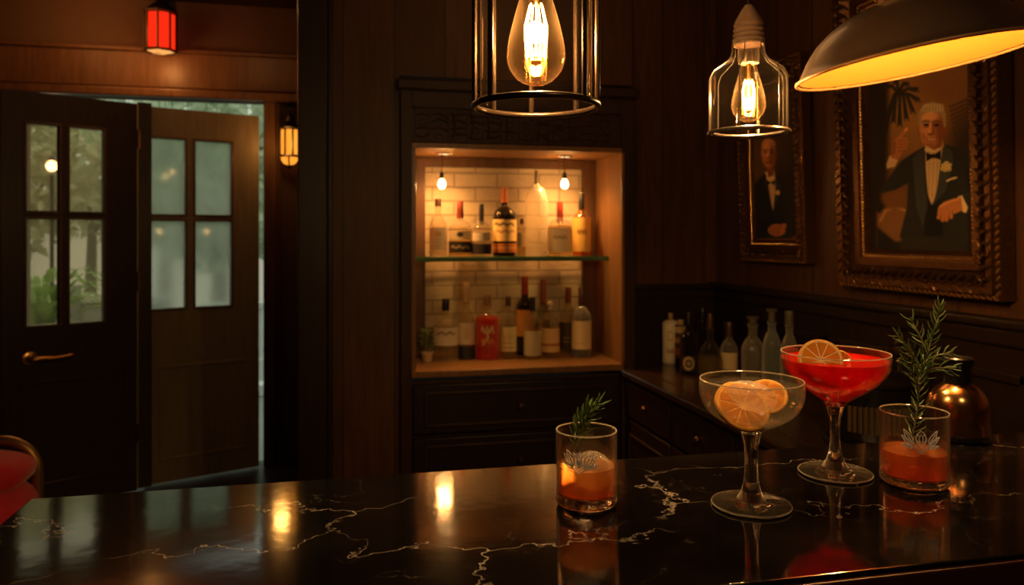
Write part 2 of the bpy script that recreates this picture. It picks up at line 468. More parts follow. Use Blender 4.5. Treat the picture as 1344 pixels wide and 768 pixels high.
# stone ledge, planter and fern
q = P(118, 385, 8.2)
sw = thing('stone_ledge', 'low grey stone garden wall with pale cap behind the right clear pane', 'wall', (q.x, q.y, -.02), YAW*-1)
obj('wall_body', MB().box(-.75,.75,-.12,.12,0,.66,.01), STONE, sw); obj('cap', MB().box(-.8,.8,-.17,.17,.66,.74,.015), plain('pale_stone', (.5,.5,.46), .7), sw)
obj('step_block', MB().box(-.35,-.02,-.42,-.12,0,.86,.01), STONE, sw)
q = P(52, 400, 6.2)
pl = thing('planter', 'grey stone planter standing outside behind the left clear pane', 'planter', (q.x, q.y, -.02))
obj('pot', MB().lathe([(0,0),(.17,0),(.22,.30),(.25,.52),(.27,.54),(.27,.58),(.23,.58),(.22,.52),(0,.52)], 28), STONE, pl)
fr = MB(); rn = random.Random(5)
for k in range(46):
    a = rn.uniform(0,2*PI); L = rn.uniform(.35,.62); up = rn.uniform(.25,.6)
    pts = [(math.cos(a)*L*t, math.sin(a)*L*t, up*math.sin(t*2.2)*1.05) for t in (0,.2,.4,.6,.8,1)]
    for j in range(5):
        p, p2 = Vector(pts[j]), Vector(pts[j+1]); sd = Vector((-math.sin(a), math.cos(a), 0)); w = .05*(1-j/5.5)
        for s_ in (-1,1):
            m_ = (p+p2)/2; fr.add([p, m_+sd*s_*w+Vector((0,0,-.01)), m_+(p2-p)*.45+sd*s_*w*.8, p2], [(0,1,2,3)])
f_ = obj('fern', fr, LEAF2, normals=False); f_.location = (q.x, q.y, .50); tag(f_, 'bright green fern spilling over the planter outside the left clear pane', 'plant')
# white railing in the gap
q = P(347, 400, 6.6)
rl = thing('garden_railing', 'white garden railing seen in the gap beside the right jamb', 'railing', (q.x, q.y, -.02))
obj('top_rail', MB().box(-.5,.6,-.03,.03,.74,.80,.008), WHITE, rl); obj('bottom_rail', MB().box(-.5,.6,-.025,.025,.26,.31,.006), WHITE, rl)
for k in range(8): obj('baluster', MB().box(-.46+.14*k,-.435+.14*k,-.012,.012,.0 if k in (0,7) else .31,.74), WHITE, rl)
obj('kerb', MB().box(-.6,.7,-.10,.10,0,.10,.01), WHITE, rl)
# lantern added to give a bulb's reflection in the left pane; string bulbs
q = P(68, 218, 7.3)
WARM_DOT = emit('pane_glint_glow', (1,.60,.24), 55.); DIM_DOT = emit('string_bulb_glow', (1,.55,.22), 7.)
gl = thing('pane_glint_lantern', 'small glowing post lantern outside the upper left clear pane', 'lantern', (q.x, q.y, -.02))
obj('post', MB().tube([(0,0,0),(0,0,q.z-.06)], .018, 10), IRON, gl); obj('globe', MB().ell((0,0,q.z+.02), (.026,.026,.03)), WARM_DOT, gl)
obj('cap', MB().lathe([(.05,0),(.02,.04),(0,.05)], 16, M=Matrix.Translation((0,0,q.z+.07))), IRON, gl)
lamp('pane_glint_light', (0,0,q.z+.02), 14, (1,.6,.28), .05, gl)
for x_, y_, d, lb in ((209,304,6.3,'tiny warm garden bulb glowing behind the lower left misted pane'),(271,304,6.3,'tiny warm garden bulb glowing behind the lower right misted pane'),(217,232,6.8,'tiny warm garden bulb glowing high behind the upper left misted pane'),(226,226,6.8,'tiny warm garden bulb high beside its twin in the upper left misted pane')):
    q = P(x_, y_, d); b = thing('garden_bulb', lb, 'bulb', q, 0, 'garden string bulbs')
    obj('globe', MB().ell((0,0,0), (.010,.010,.012), 12), DIM_DOT, b)
    obj('cord', MB().tube([(0,0,.02),(.0,.0,3.1-q.z)], .003, 6), BLACK, b)

# ---------------------------------------------------------------- wall lanterns in the alcove
def lantern(name, label, loc, R, H, n, mat, capr, off=0.):
    t = thing(name, label, 'wall lantern', loc)
    gap = PI/n*.12
    obj('glass_shade', MB().lathe([(R*.90,.012),(R*.90,H-.012)], n, M=Matrix.Rotation(PI/n+off,4,'Z')), mat, t, smooth=0)
    fr = MB()
    for k in range(n):
        a = 2*PI*(k+.5)/n+off; fr.tube([(R*math.cos(a),R*math.sin(a),0),(R*math.cos(a),R*math.sin(a),H)], .0065, 6)
    for z in (0, H): fr.tube([(R*math.cos(2*PI*(k+.5)/n+off),R*math.sin(2*PI*(k+.5)/n+off),z) for k in range(n)], .008, 6, closed=True)
    obj('frame', fr, IRON, t)
    return t
RED_G = emit('red_glass_glow', (1.,.022,.005), 1.15)
rp = P(217, 47, 4.33)
t = lantern('red_lantern', 'red glass wall lantern glowing above the doorway', (rp.x, YD-.16, rp.z-.115), .082, .215, 8, RED_G, .05, math.radians(2-22.5))
obj('lamp_cup', MB().lathe([(.03,-.012),(.074,.004),(.074,.008),(0,.008)], 18), emit('warm_bottom', (1,.40,.10), 1.1), t)
obj('canopy', MB().lathe([(.088,.215),(.06,.25),(.03,.27),(.012,.30),(0,.30)], 6), IRON, t)
obj('bracket', MB().tube([(0,0,.29),(0,.04,.33),(0,.11,.33),(0,.155,.30)], .011, 8).box(-.04,.04,.145,.16,.24,.36,.006), IRON, t)
lamp('red_lantern_light', (0,-.15,.10), 1.2, (1,.16,.04), .06, t)
lamp('red_lantern_uplight', (0,-.06,-.06), 3.2, (1,.40,.10), .05, t)
AMB_G = None
tt = NT('amber_lantern_glass'); nz = tt.n('TexNoise', Vector=tt.obj((1,1,.2)), Scale=30.); AMB_G = tt.surf(tt.n('Emission', Color=tt.mix(nz.outputs[0], (1,.22,.01), (1,.42,.05)), Strength=1.25))
sp = P(380, 190, 4.50)
t = lantern('amber_lantern', 'small amber glass wall lantern half hidden behind the dark pilaster', (sp.x+.004, YD-.085, sp.z-.075), .056, .165, 8, AMB_G, .03)
obj('glass_bowl', MB().lathe([(.050,0),(.046,-.025),(.030,-.045),(0,-.052)], 16), AMB_G, t)
obj('cage_bowl', MB().tube([(.055,0,0),(.05,0,-.03),(.03,0,-.05),(0,0,-.058),(-.03,0,-.05),(-.05,0,-.03),(-.055,0,0)], .005, 6).tube([(0,-.055,0),(0,-.05,-.03),(0,-.03,-.05),(0,0,-.058)], .005, 6).lathe([(0,-.075),(.01,-.068),(.012,-.058),(0,-.055)], 10), IRON, t)
obj('canopy', MB().lathe([(.06,.165),(.045,.19),(.02,.205),(.012,.235),(0,.24)], 16), IRON, t)
obj('bracket', MB().tube([(0,0,.235),(0,.03,.265),(0,.085,.255)], .008, 8).box(-.025,.025,.075,.086,.19,.30,.004), IRON, t)
lamp('amber_lantern_light', (-.03,-.10,.07), 1.6, (1,.45,.10), .04, t)

# ---------------------------------------------------------------- red armchair at the left edge
RED = plain('red_velvet', (.58,.010,.028), .75, sheen=.4, bump=.15, bscale=200)
GOLD = plain('antique_gold_frame', (.34,.20,.07), .38, .8)
ch = thing('armchair', 'red velvet armchair with rounded antique gold frame left of the bar', 'chair', (-1.31, 2.80, 0))
fr = MB(); x0 = .318
arch = [(x0*s_, 0, z) for s_, z in ()]
pts = [(x0,0,0),(x0,0,.55)]
for k in range(1, 9): a = PI/2*k/8; pts.append((x0-.11+.11*math.cos(a), 0, .565+.11*math.sin(a)))
pts += [(-p[0], 0, p[2]) for p in pts[::-1]]
fr.tube([Vector(p)+Vector((0,.02,0)) for p in pts], .017, 12)
obj('back_frame', fr, GOLD, ch)
obj('back_cushion', MB().ell((0,-.07,.592), (.326,.11,.075), 32, e1=.8, e2=.35), RED, ch)
obj('lower_back_cushion', MB().ell((0,-.09,.455), (.334,.15,.130), 32, e1=.7, e2=.35), RED, ch)
obj('seat_cushion', MB().ell((0,-.34,.38), (.33,.32,.10), 32, e1=.5, e2=.4), RED, ch)
obj('seat_base', MB().box(-.33,.33,-.64,.0,.22,.31,.03), RED, ch)
for sx in (-1,1): obj('leg', MB().lathe([(0,0),(.014,0),(.022,.22),(0,.22)], 14, M=Matrix.Translation((.29*sx,-.58,0))), GOLD, ch)
pi_ = obj('throw_pillow', MB().ell((0,0,0), (.20,.055,.105), 28, e1=.6, e2=.5), RED, loc=(-1.31, 2.68, .645), rot=(math.radians(-12),0,0))
pi_.location = (-1.205, 2.53, .640)
tag(pi_, 'red velvet pillow leaning at the top of the red armchair', 'pillow')
# ---------------------------------------------------------------- built-in liquor cabinet
NX0, NX1, NY, NB, NZ0, NZ1 = .279, 1.198, 3.19, 3.55, .79, 1.717
cab = thing('liquor_cabinet', 'tall dark wooden built-in cabinet with glowing brick-backed niche and drawers', 'cabinet', (0,0,0))
CX0, CX1 = .232, 1.262
mb = MB()
mb.box(CX0, NX0, NY-.02, 3.62, .0, 1.99, .003).box(NX1, CX1, NY-.02, 3.62, 0, 1.99, .003)
mb.box(NX0, NX1, NY-.02, NB, NZ1+.025, 1.745, .002).box(NX0, NX1, NY-.02, NB, 1.885, 1.99, .002).box(CX0-.015, CX1+.012, NY-.045, NY+.02, 1.955, 2.0, .008)
mb.box(NX0, NX1, NY+.005, NB, 0, .05).box(NX0, NX1, NY+.02, NB, .06, .74)
obj('carcass', mb, W_DARK, cab)
mb = MB().box(NX0-.002, NX0+.016, NY-.02, NB, NZ0, NZ1, .002).box(NX1-.001, NX1+.012, NY-.022, NB, NZ0, NZ1, .002)
mb.box(NX0, NX1, NY-.02, NB, NZ1, NZ1+.022, .002)
obj('niche_lining', mb, W_WARM, cab)
obj('niche_base', MB().box(NX0-.003, NX1+.003, NY-.035, NB+.02, NZ0-.028, NZ0, .004), W_WARM, cab)
mb = MB().box(NX0+.016, NX0+.092, NB-.03, NB, NZ0, NZ1, .003).box(NX1-.066, NX1-.001, NB-.03, NB, NZ0, NZ1, .003).box(NX0+.09, NX1-.066, NB-.03, NB, NZ1-.045, NZ1, .003)
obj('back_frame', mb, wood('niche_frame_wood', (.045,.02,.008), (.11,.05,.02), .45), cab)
# painted brick back
t = NT('painted_brick')
tc = t.pos(); sep = t.n('SeparateXYZ', Vector=tc); cmb = t.n('CombineXYZ', X=sep.outputs[0], Y=sep.outputs[2])
nz0 = t.n('TexNoise', Vector=tc, Scale=14., Detail=3.)
vm = t.n('VectorMath', _operation='SCALE', i0=nz0.outputs[1]); vm.inputs['Scale'].default_value = .008
va = t.n('VectorMath', _operation='ADD', i0=cmb.outputs[0], i1=vm.outputs[0])
br = t.n('TexBrick', Vector=va.outputs[0], Color1=(.52,.40,.26), Color2=(.42,.32,.20), Mortar=(.26,.19,.12), Scale=1., Mortar__Size=.0045, Mortar__Smooth=.4, Brick__Width=.205, Row__Height=.066)
nz = t.n('TexNoise', Vector=tc, Scale=55., Detail=5.)
col = t.mix(t.math('MULTIPLY', nz.outputs[0], .5), br.outputs[0], (.30,.22,.14))
h = t.math('SUBTRACT', t.math('MULTIPLY', nz.outputs[0], .6), t.math('MULTIPLY', br.outputs[1], 1.6))
bp = t.n('Bump', Strength=.8, Distance=.006, Height=h)
BRICK = t.surf(t.n('BsdfPrincipled', Base__Color=col, Roughness=.75, Normal=bp))
obj('brick_back', MB().box(NX0, NX1, NB, NB+.05, NZ0, NZ1), BRICK, cab, smooth=0)
# carved frieze
mb = MB().box(NX0, NX1, NY-.004, NY+.02, 1.745, 1.885); rn = random.Random(3)
x = NX0+.015; k = 0
while x < NX1-.06:
    w = rn.choice((.062,.07,.078)); x1 = min(x+w, NX1-.015); a, b, c, d = x+.006, x1-.006, 1.757, 1.873
    mb.box(x-.003, x+.002, NY-.012, NY, 1.75, 1.88, .001)
    for j in range(4):
        z = c+.012+(d-c-.02)*j/3.3
        if rn.random() < .75: mb.tube([(a,NY-.006,z),((a+b)/2,NY-.012,z+rn.uniform(-.012,.02)),(b,NY-.006,z+rn.uniform(-.01,.012))], .0042, 6)
        else:
            cx = (a+b)/2; mb.tube([(cx+.017*math.cos(q*PI/4),NY-.008,z+.013*math.sin(q*PI/4)) for q in range(8)], .0035, 5, closed=True)
    if rn.random() < .7: mb.tube([(a+.012,NY-.008,c),(a+.02,NY-.01,(c+d)/2),(a+.01,NY-.008,d)], .004, 6)
    x = x1; k += 1
obj('carved_frieze', mb, W_DARK, cab)
for z0, z1 in ((.525,.728), (.30,.505)):
    mb = MB().box(NX0+.006, NX1-.006, NY-.016, NY+.02, z0, z1, .004)
    dw = obj('drawer', mb, W_BLACK, cab)
    mb = MB()
    for a,b,c,d in ((NX0+.05,NX1-.05,z0+.028,z0+.04),(NX0+.05,NX1-.05,z1-.04,z1-.028),(NX0+.05,NX0+.062,z0+.028,z1-.028),(NX1-.062,NX1-.05,z0+.028,z1-.028)):
        mb.box(a,b,NY-.026,NY-.012,c,d,.004)
    obj('panel_moulding', mb, W_DARK, dw)
    xk = .74
    obj('knob', MB().lathe([(0,0),(.008,0),(.006,.012),(.012,.018),(.014,.025),(.010,.032),(0,.034)], 20, M=Matrix.Translation((xk,NY-.014,(z0+z1)/2)) @ Matrix.Rotation(PI/2,4,'X')), BRASS_D, dw)
for px_ in (583, 741):
    q = P(px_, 210, depthY(px_, 3.37))
    obj('downlight', MB().lathe([(.026,-.001),(.040,-.004),(.042,.003),(.026,.003)], 24, M=Matrix.Translation((q.x,3.37,NZ1-.002))).lathe([(0,.001),(.028,.001)], 24, mi=1, M=Matrix.Translation((q.x,3.37,NZ1-.003))), [BRASS, emit('downlight_lens', (1,.62,.28), 3.)], cab)
    lamp('downlight_beam', (q.x, 3.37, NZ1-.012), 19, (1,.46,.125), .02, cab, 125, .8)
# hanging niche bulbs
for px_, lb in ((580, 'small glowing bulb hanging at the left of the brick niche'), (741, 'small glowing bulb hanging at the right of the brick niche')):
    q = P(px_, 241, depthY(px_, 3.36)); t = thing('niche_bulb', lb, 'bulb', (q.x, 3.36, q.z), 0, 'bulbs hanging in the brick niche')
    obj('bulb', MB().lathe([(0,-.024),(.010,-.021),(.0165,-.010),(.0165,.002),(.012,.014),(.007,.022),(0,.024)], 20), emit('niche_bulb_glow', (1,.66,.26), 22.), t)
    obj('socket', MB().lathe([(0,.02),(.009,.02),(.010,.045),(.006,.052),(0,.052)], 14), IRON, t)
    obj('cord', MB().tube([(0,0,.05),(0,0,NZ1-q.z)], .0025, 6), BLACK, t)
    lamp('niche_bulb_light', (0,.0,0), 12.5, (1,.45,.12), .02, t)
SHZ = 1.257
gs = MB().box(NX0+.017, NX1-.002, 3.33, NB-.031, SHZ-.02, SHZ, .002)
t = NT('green_edge_glass'); gtr = t.n('BsdfTransparent', Color=(.90,.97,.90)); gg = t.n('BsdfAnisotropic', Color=(.8,1,.85), Roughness=.03)
ge = t.n('BsdfPrincipled', Base__Color=(.07,.15,.075), Roughness=.15)
geo = t.n('NewGeometry'); spn = t.n('SeparateXYZ', Vector=geo.outputs['Normal'])
m1 = t.n('MixShader', Fac=.10); t.set(m1.inputs[1], gtr); t.set(m1.inputs[2], gg)
m2 = t.n('MixShader', Fac=t.math('LESS_THAN', t.math('ABSOLUTE', spn.outputs[2]), .5)); t.set(m2.inputs[1], m1); t.set(m2.inputs[2], ge)
tag(obj('glass_shelf', gs, t.surf(m2), smooth=0), 'green edged glass shelf across the middle of the brick niche', 'shelf')

# ---------------------------------------------------------------- bottles
G_CLEAR = thin_glass('bottle_clear', (.94,.91,.83), .05, .80, 2.4)
G_FROST = thin_glass('bottle_frosted', (.90,.86,.76), .06, .5, 2.2, .25, opac=.16)
G_DARK = thin_glass('bottle_dark', (.10,.05,.025), .06, .7, 3., edgecol=(1,.8,.6))
G_AMBER = thin_glass('bottle_amber', (.95,.70,.30), .04, .5, 2.6)
G_SMOKE = thin_glass('bottle_smoke', (.55,.54,.48), .12, .9, 1.7, .05, (1,.93,.82), .05, .6)
G_BLUE = thin_glass('bottle_blue', (.55,.62,.62), .12, .9, 1.7, .05, (.9,.95,.9), .05, .6)
L = dict(clear=liquid('spirit_clear', (.92,.90,.84), (.6,.5,.35), .05), gold=liquid('spirit_gold', (.95,.66,.22), (.75,.40,.08), .3),
         amber=liquid('spirit_amber', (.85,.40,.08), (.55,.20,.03), .35), red=liquid('spirit_red', (1,.22,.05), (1,.10,.02), .35),
         brown=liquid('spirit_brown', (.25,.08,.02), (.12,.035,.01), .5), pale=liquid('spirit_pale', (.93,.82,.52), (.7,.5,.22), .2))
LABELM = vcol('printed_label', .6)
CAPS = {}
def capmat(c, metal=0.):
    if c not in CAPS: CAPS[c] = plain('stopper_tone', c, .4, metal, vary=.08)
    return CAPS[c]
RED_C, BLK_C, CRM_C, CORK_C, ORG_C, BRN_C, DRD_C = (.30,.03,.015), (.012,.010,.009), (.60,.42,.22), (.35,.20,.09), (.55,.14,.03), (.07,.03,.015), (.16,.025,.012)
def prof_bottle(r, H, hb, hs, rn, capH, kind):
    """body to hb*H, shoulder to hs*H, neck radius rn"""
    p = [(0,0),(r*.88,0),(r*.97,.003),(r,.009)]
    z0, z1 = hb*H, hs*H
    p.append((r, z0))
    for i in range(1, 9):
        t = i/8.
        if kind == 'round': k = 1-math.sqrt(max(0, 1-(1-t)**2)); rr = rn+(r-rn)*(math.cos(t*PI/2)**.8)
        elif kind == 'slope': rr = rn+(r-rn)*(.5+.5*math.cos(t*PI))
        else: rr = rn+(r-rn)*((1-t)**.6 if t < 1 else 0)
        p.append((rr, z0+(z1-z0)*t))
    p += [(rn*1.0, H-capH-.012), (rn*1.25, H-capH-.009), (rn*1.25, H-capH-.001)]
    return p
def label_patch(r, z0, z1, span, design, res=26, face=-PI/2):
    """curved paper patch facing -y; design(u in -1..1, v in 0..1 arrays)->colours"""
    mb = MB(); nu, nv = res, max(10, int(res*(z1-z0)/(r*span)*1.3)); vs = []; uv = []
    for j in range(nv+1):
        for i in range(nu+1):
            a = face - span/2 + span*i/nu
            vs.append((r*math.cos(a), r*math.sin(a), z0+(z1-z0)*j/nv)); uv.append((-1+2*i/nu, j/nv))
    fs = [(j*(nu+1)+i, j*(nu+1)+i+1, (j+1)*(nu+1)+i+1, (j+1)*(nu+1)+i) for j in range(nv) for i in range(nu)]
    mb.add(vs, fs); return mb, np.array(uv)
def bands(bg, *items):
    def f(uv):
        p = Paint(uv, bg)
        for it in items:
            if it[0] == 'band': p.over(((uv[:,1] > it[1]) & (uv[:,1] < it[2])).astype(float), it[3])
            elif it[0] == 'ell': p.ell(it[1], it[2], it[3], .25)
            elif it[0] == 'ring': k = np.hypot((uv[:,0]-it[1][0])/it[2][0], (uv[:,1]-it[1][1])/it[2][1]); p.over((abs(k-1) < .2).astype(float), it[3])
            elif it[0] == 'line': p.line(it[1], it[2], it[3], .04)
            elif it[0] == 'lines':
                for k in range(it[3]): v = it[1]+(it[2]-it[1])*k/max(1, it[3]-1); p.over(((abs(uv[:,1]-v) < .014) & (abs(uv[:,0]) < it[5])).astype(float)*.7, it[4])
        return p.c
    return f
CREAM, TAN, INK, GOLDC = (.72,.58,.36), (.50,.36,.18), (.03,.02,.012), (.62,.36,.06)
def squiggle(u0, u1, v, a, n=9): return [(u0+(u1-u0)*i/n, v+a*math.sin(i*1.9)) for i in range(n+1)]
def bottle(label, group, loc, H, r, hb=.58, hs=.76, rn=.013, capH=.035, capr=None, kind='round', glass=None, liq=None, fill=.5, cap=BLK_C, capmetal=0., lab=None, foil=None, name='liquor_bottle', sq=None, capshape='straight', cat='bottle', lab2=None):
    face = math.atan2(-loc[1], -loc[0]) + PI/2       # turn the label towards the room's centre front
    t = thing(name, label, cat, loc, (0,0,face), group)
    M = Matrix() if not sq else Matrix.Diagonal((1, sq, 1, 1))
    pr = prof_bottle(r, H, hb, hs, rn, capH, kind)
    g = MB().lathe(pr, 36, M=M)
    obj('glass', g, glass or G_CLEAR, t)
    if liq:
        zt = fill*H; pl_ = [(0,.006)]
        for (a, z) in pr[1:]:
            if z < zt: pl_.append((max(a-.0022, .001), max(z, .006)))
        ra = pl_[-1][0]
        for (a, z), (a2, z2) in zip(pr, pr[1:]):
            if z <= zt <= z2 and z2 > z: ra = max(.001, a+(a2-a)*(zt-z)/(z2-z)-.0022)
        pl_ += [(ra, zt), (0, zt)]
        obj('liquid', MB().lathe(pl_, 36, M=M), L[liq], t)
    cr = capr or rn*1.2
    if capshape == 'ball': cp = MB().lathe([(0,H-capH),(rn*.9,H-capH),(rn*.9,H-capH+.006)]+[(cr*math.cos(a), H-cr*1.0+cr*math.sin(a)) for a in [-.9+2.47*i/8 for i in range(9)]], 24)
    elif capshape == 'flare': cp = MB().lathe([(0,H-capH),(rn*.9,H-capH),(rn*.85,H-.014),(cr*1.25,H-.012),(cr*1.3,H-.002),(0,H)], 24)
    else: cp = MB().lathe([(0,H-capH-.004),(cr,H-capH-.004),(cr*1.03,H-capH),(cr,H-capH*.55),(cr*1.02,H-capH*.5),(cr*.97,H-.002),(cr*.9,H),(0,H)], 24)
    obj('stopper', cp, capmat(cap, capmetal), t)
    if foil: obj('neck_foil', MB().lathe([(rn+.0012,foil[0]*H),(rn+.0015,foil[1]*H)], 24), capmat(foil[2]), t)
    for lb_ in (lab, lab2):
        if lb_:
            z0, z1, span, des = lb_
            mb, uv = label_patch(r+.0012, z0*H, z1*H, span, des)
            if sq:
                for v in mb.bm.verts: v.co.y = v.co.y*sq - .001
            o = obj('label', mb, LABELM, t, normals=False); set_paint(o.data, des(uv))
    return t
def shelf_bottle(px_, top, w, Y, z, label, group, **k):
    d = depthY(px_, Y); q = P(px_, 310, d); H = EYE-(top-310)/F*d - z
    return bottle(label, group, (q.x, Y, z+.0005), H, w/2*d/F, **k)
GA, GB, GCC = 'bottles on the glass shelf', 'bottles on the niche base', 'bottles on the side counter'
S = lambda *a, **k: shelf_bottle(a[0], a[1], a[2], a[3], SHZ, a[4], GA, **k)
S(575, 261, 23, 3.42, 'slim clear bottle with brown cap, leftmost on the glass shelf', hb=.52, hs=.78, kind='slope', rn=.012, capH=.03, cap=BRN_C, liq='clear', fill=.45, lab=(.12,.50,2.2,bands((.62,.52,.36),('lines',.2,.8,5,TAN,.6),('ell',(0,.7),(.4,.1),TAN))))
S(604, 264, 30, 3.44, 'clear bottle with red cap and wide black label on the glass shelf', hb=.50, hs=.68, rn=.0125, capH=.075, cap=DRD_C, liq='pale', fill=.48, lab=(.07,.27,2.7,bands(INK,('line',squiggle(-.6,.6,.5,.12),.05,TAN))), lab2=(.30,.46,2.3,bands((.6,.48,.28),('lines',.2,.8,3,INK,.7),('ell',(0,.6),(.25,.3),INK))))
S(632, 268, 27, 3.42, 'clear squat bottle with slim black stopper and low dark label', hb=.50, hs=.68, rn=.010, capH=.085, cap=BLK_C, liq='clear', fill=.46, lab=(.05,.24,2.6,bands((.03,.02,.02),('lines',.35,.7,2,TAN,.5))), lab2=(.30,.45,2.0,bands((.55,.46,.32),('lines',.2,.8,3,TAN,.7))))
S(662, 246, 31, 3.42, 'large dark bottle with orange foil neck and gold label in the shelf middle', hb=.58, hs=.74, rn=.0125, capH=.07, cap=ORG_C, glass=G_DARK, liq='brown', fill=.60, lab=(.22,.53,2.9,bands((.70,.46,.16),('line',squiggle(-.6,.6,.78,.05),.05,INK),('line',squiggle(-.5,.7,.45,.06),.04,(.3,.14,.04)),('band',0,.05,INK))), lab2=(.06,.19,2.9,bands((.40,.12,.02),('band',.4,.6,(.62,.34,.08)))))
S(685, 287, 13, 3.505, 'small narrow clear bottle tucked behind the large dark bottle', hb=.70, hs=.82, rn=.008, capH=.022, cap=BRN_C, liq='pale', fill=.3, lab=(.25,.62,2.2,bands((.5,.36,.18),('lines',.2,.8,5,INK,.5))))
S(704, 224, 29, 3.44, 'tall frosted empty bottle with thin dark stopper', hb=.66, hs=.84, kind='round', rn=.012, capH=.06, capr=.008, cap=BRN_C, glass=G_FROST, name='tall_bottle')
S(735, 265, 31, 3.42, 'round shouldered bottle with red cap and plain cream label', hb=.55, hs=.70, rn=.0125, capH=.09, cap=RED_C, liq='pale', fill=.56, lab=(.08,.52,2.8,bands((.80,.66,.40),('line',squiggle(-.4,.4,.6,.04),.05,TAN))))
S(763, 253, 24, 3.43, 'amber bottle with black cap and yellow label, rightmost on the glass shelf', hb=.56, hs=.76, kind='slope', rn=.0115, capH=.075, cap=BLK_C, glass=G_AMBER, liq='gold', fill=.62, lab=(.07,.60,2.7,bands((.85,.52,.12),('line',squiggle(-.3,.35,.58,.06),.045,(.3,.14,.03)))))
S = lambda *a, **k: shelf_bottle(a[0], a[1], a[2], a[3], NZ0, a[4], GB, **k)
S(585, 392, 34, 3.42, 'wide round clear bottle with black cap and white label beside the potted plant', hb=.50, hs=.68, rn=.014, capH=.05, cap=BLK_C, liq='clear', fill=.22, lab=(.26,.55,2.7,bands((.62,.54,.40),('line',[(-.5,.62),(-.2,.75),(0,.6),(.2,.75),(.5,.62)],.06,(.22,.15,.08)))))
S(612, 371, 23, 3.44, 'tall clear bottle with pale wooden cap and black lower band', hb=.45, hs=.66, rn=.0125, capH=.085, capr=.0165, cap=CRM_C, liq='clear', fill=.4, lab=(.01,.18,3.1,bands((.02,.015,.015))), lab2=(.20,.48,2.2,bands((.55,.45,.32),('ell',(0,.5),(.3,.3),TAN))))
S(640, 387, 31, 3.42, 'bottle of glowing red spirit with swirling ornate label', hb=.60, hs=.76, rn=.014, capH=.045, cap=(.25,.12,.05), liq='red', fill=.66, lab=(.20,.56,1.5,bands((.34,.03,.012),('line',squiggle(-.7,.7,.75,.12),.07,TAN),('line',[(-.5,.15),(.1,.45),(-.1,.6),(.6,.85)],.08,TAN),('line',squiggle(-.7,.7,.25,.1),.05,(.5,.2,.05)))))
S(667, 389, 22, 3.42, 'clear bottle with brown cap and olive cream label right of the red bottle', hb=.55, hs=.74, rn=.011, capH=.04, cap=BRN_C, liq='pale', fill=.5, lab=(.12,.52,2.6,bands((.58,.48,.22),('line',squiggle(-.5,.5,.6,.1),.05,TAN),('lines',.15,.35,2,INK,.5))))
S(689, 363, 23, 3.505, 'tall dark bottle with red foil neck and orange label, at the back', hb=.60, hs=.78, kind='slope', rn=.013, capH=.085, capr=.016, cap=RED_C, glass=G_DARK, liq='brown', fill=.5, lab=(.24,.58,2.8,bands((.60,.26,.05),('lines',.3,.7,3,INK,.5))), lab2=(.05,.20,2.8,bands(INK)))
S(699, 390, 23, 3.385, 'short smoky bottle with black cap standing before the red foil bottle', hb=.50, hs=.74, rn=.011, capH=.06, cap=BLK_C, liq='pale', glass=G_CLEAR, fill=.45, lab=(.06,.46,2.7,bands((.42,.36,.24),('ell',(0,.6),(.3,.12),TAN))))
S(713, 367, 18, 3.51, 'slim clear bottle with tall reddish brown neck wrap, at the back', hb=.50, hs=.70, rn=.012, capH=.11, capr=.0145, cap=(.28,.07,.03), liq='pale', fill=.45)
S(722, 395, 25, 3.42, 'rounded bottle with glass ball stopper and amber label', hb=.56, hs=.76, rn=.012, capH=.04, capr=.015, capshape='ball', cap=(.62,.52,.38), liq='pale', fill=.5, lab=(.10,.52,2.7,bands((.62,.40,.18),('band',.25,.36,(.35,.12,.04)),('lines',.5,.85,3,TAN,.6))))
S(746, 377, 23, 3.495, 'clear bottle with dark red cap and black label, second from right', hb=.52, hs=.72, rn=.0115, capH=.07, cap=DRD_C, liq='clear', fill=.12, lab=(.10,.48,2.8,bands((.05,.03,.02),('lines',.25,.4,2,TAN,.5))))
S(763, 378, 26, 3.395, 'dark bottle with long cream label, rightmost on the niche base', hb=.54, hs=.74, rn=.0115, capH=.09, cap=BRN_C, glass=G_SMOKE, liq='brown', fill=.5, lab=(.12,.53,2.7,bands((.68,.52,.28),('lines',.2,.2,1,TAN,.6))))
# little potted plant
d = depthY(561, 3.40); q = P(561, 310, d); pt = thing('potted_plant', 'tiny green plant in a terracotta pot at the left of the niche base', 'plant', (q.x, 3.40, NZ0))
obj('pot', MB().lathe([(0,0),(.020,0),(.026,.036),(.028,.038),(.028,.044),(.023,.044),(.022,.036),(0,.036)], 24), plain('pale_clay', (.62,.42,.25), .7), pt)
mb = MB(); rn = random.Random(2)
for k in range(110):
    a = rn.uniform(0,2*PI); q_ = rn.uniform(.004,.034); z = .045+rn.uniform(0,1)**.8*.10
    c = Vector((q_*math.cos(a)*(1.1-z*4), q_*math.sin(a)*(1.1-z*4), z)); u = Vector((math.cos(a),math.sin(a),rn.uniform(-.2,.8))).normalized(); w = u.orthogonal().normalized()
    mb.add([c, c+u*.010+w*.005, c+u*.02, c+u*.010-w*.005], [(0,1,2,3)])
obj('foliage', mb, leafmat('pot_leaves', (.05,.10,.02), (.16,.24,.06)), pt, normals=False)
mb = MB()
for k in range(5): mb.tube([(0,0,.034),(.012*math.cos(k*1.3),.012*math.sin(k*1.3),.12)], .0012, 5)
obj('stem', mb, BARK, pt)

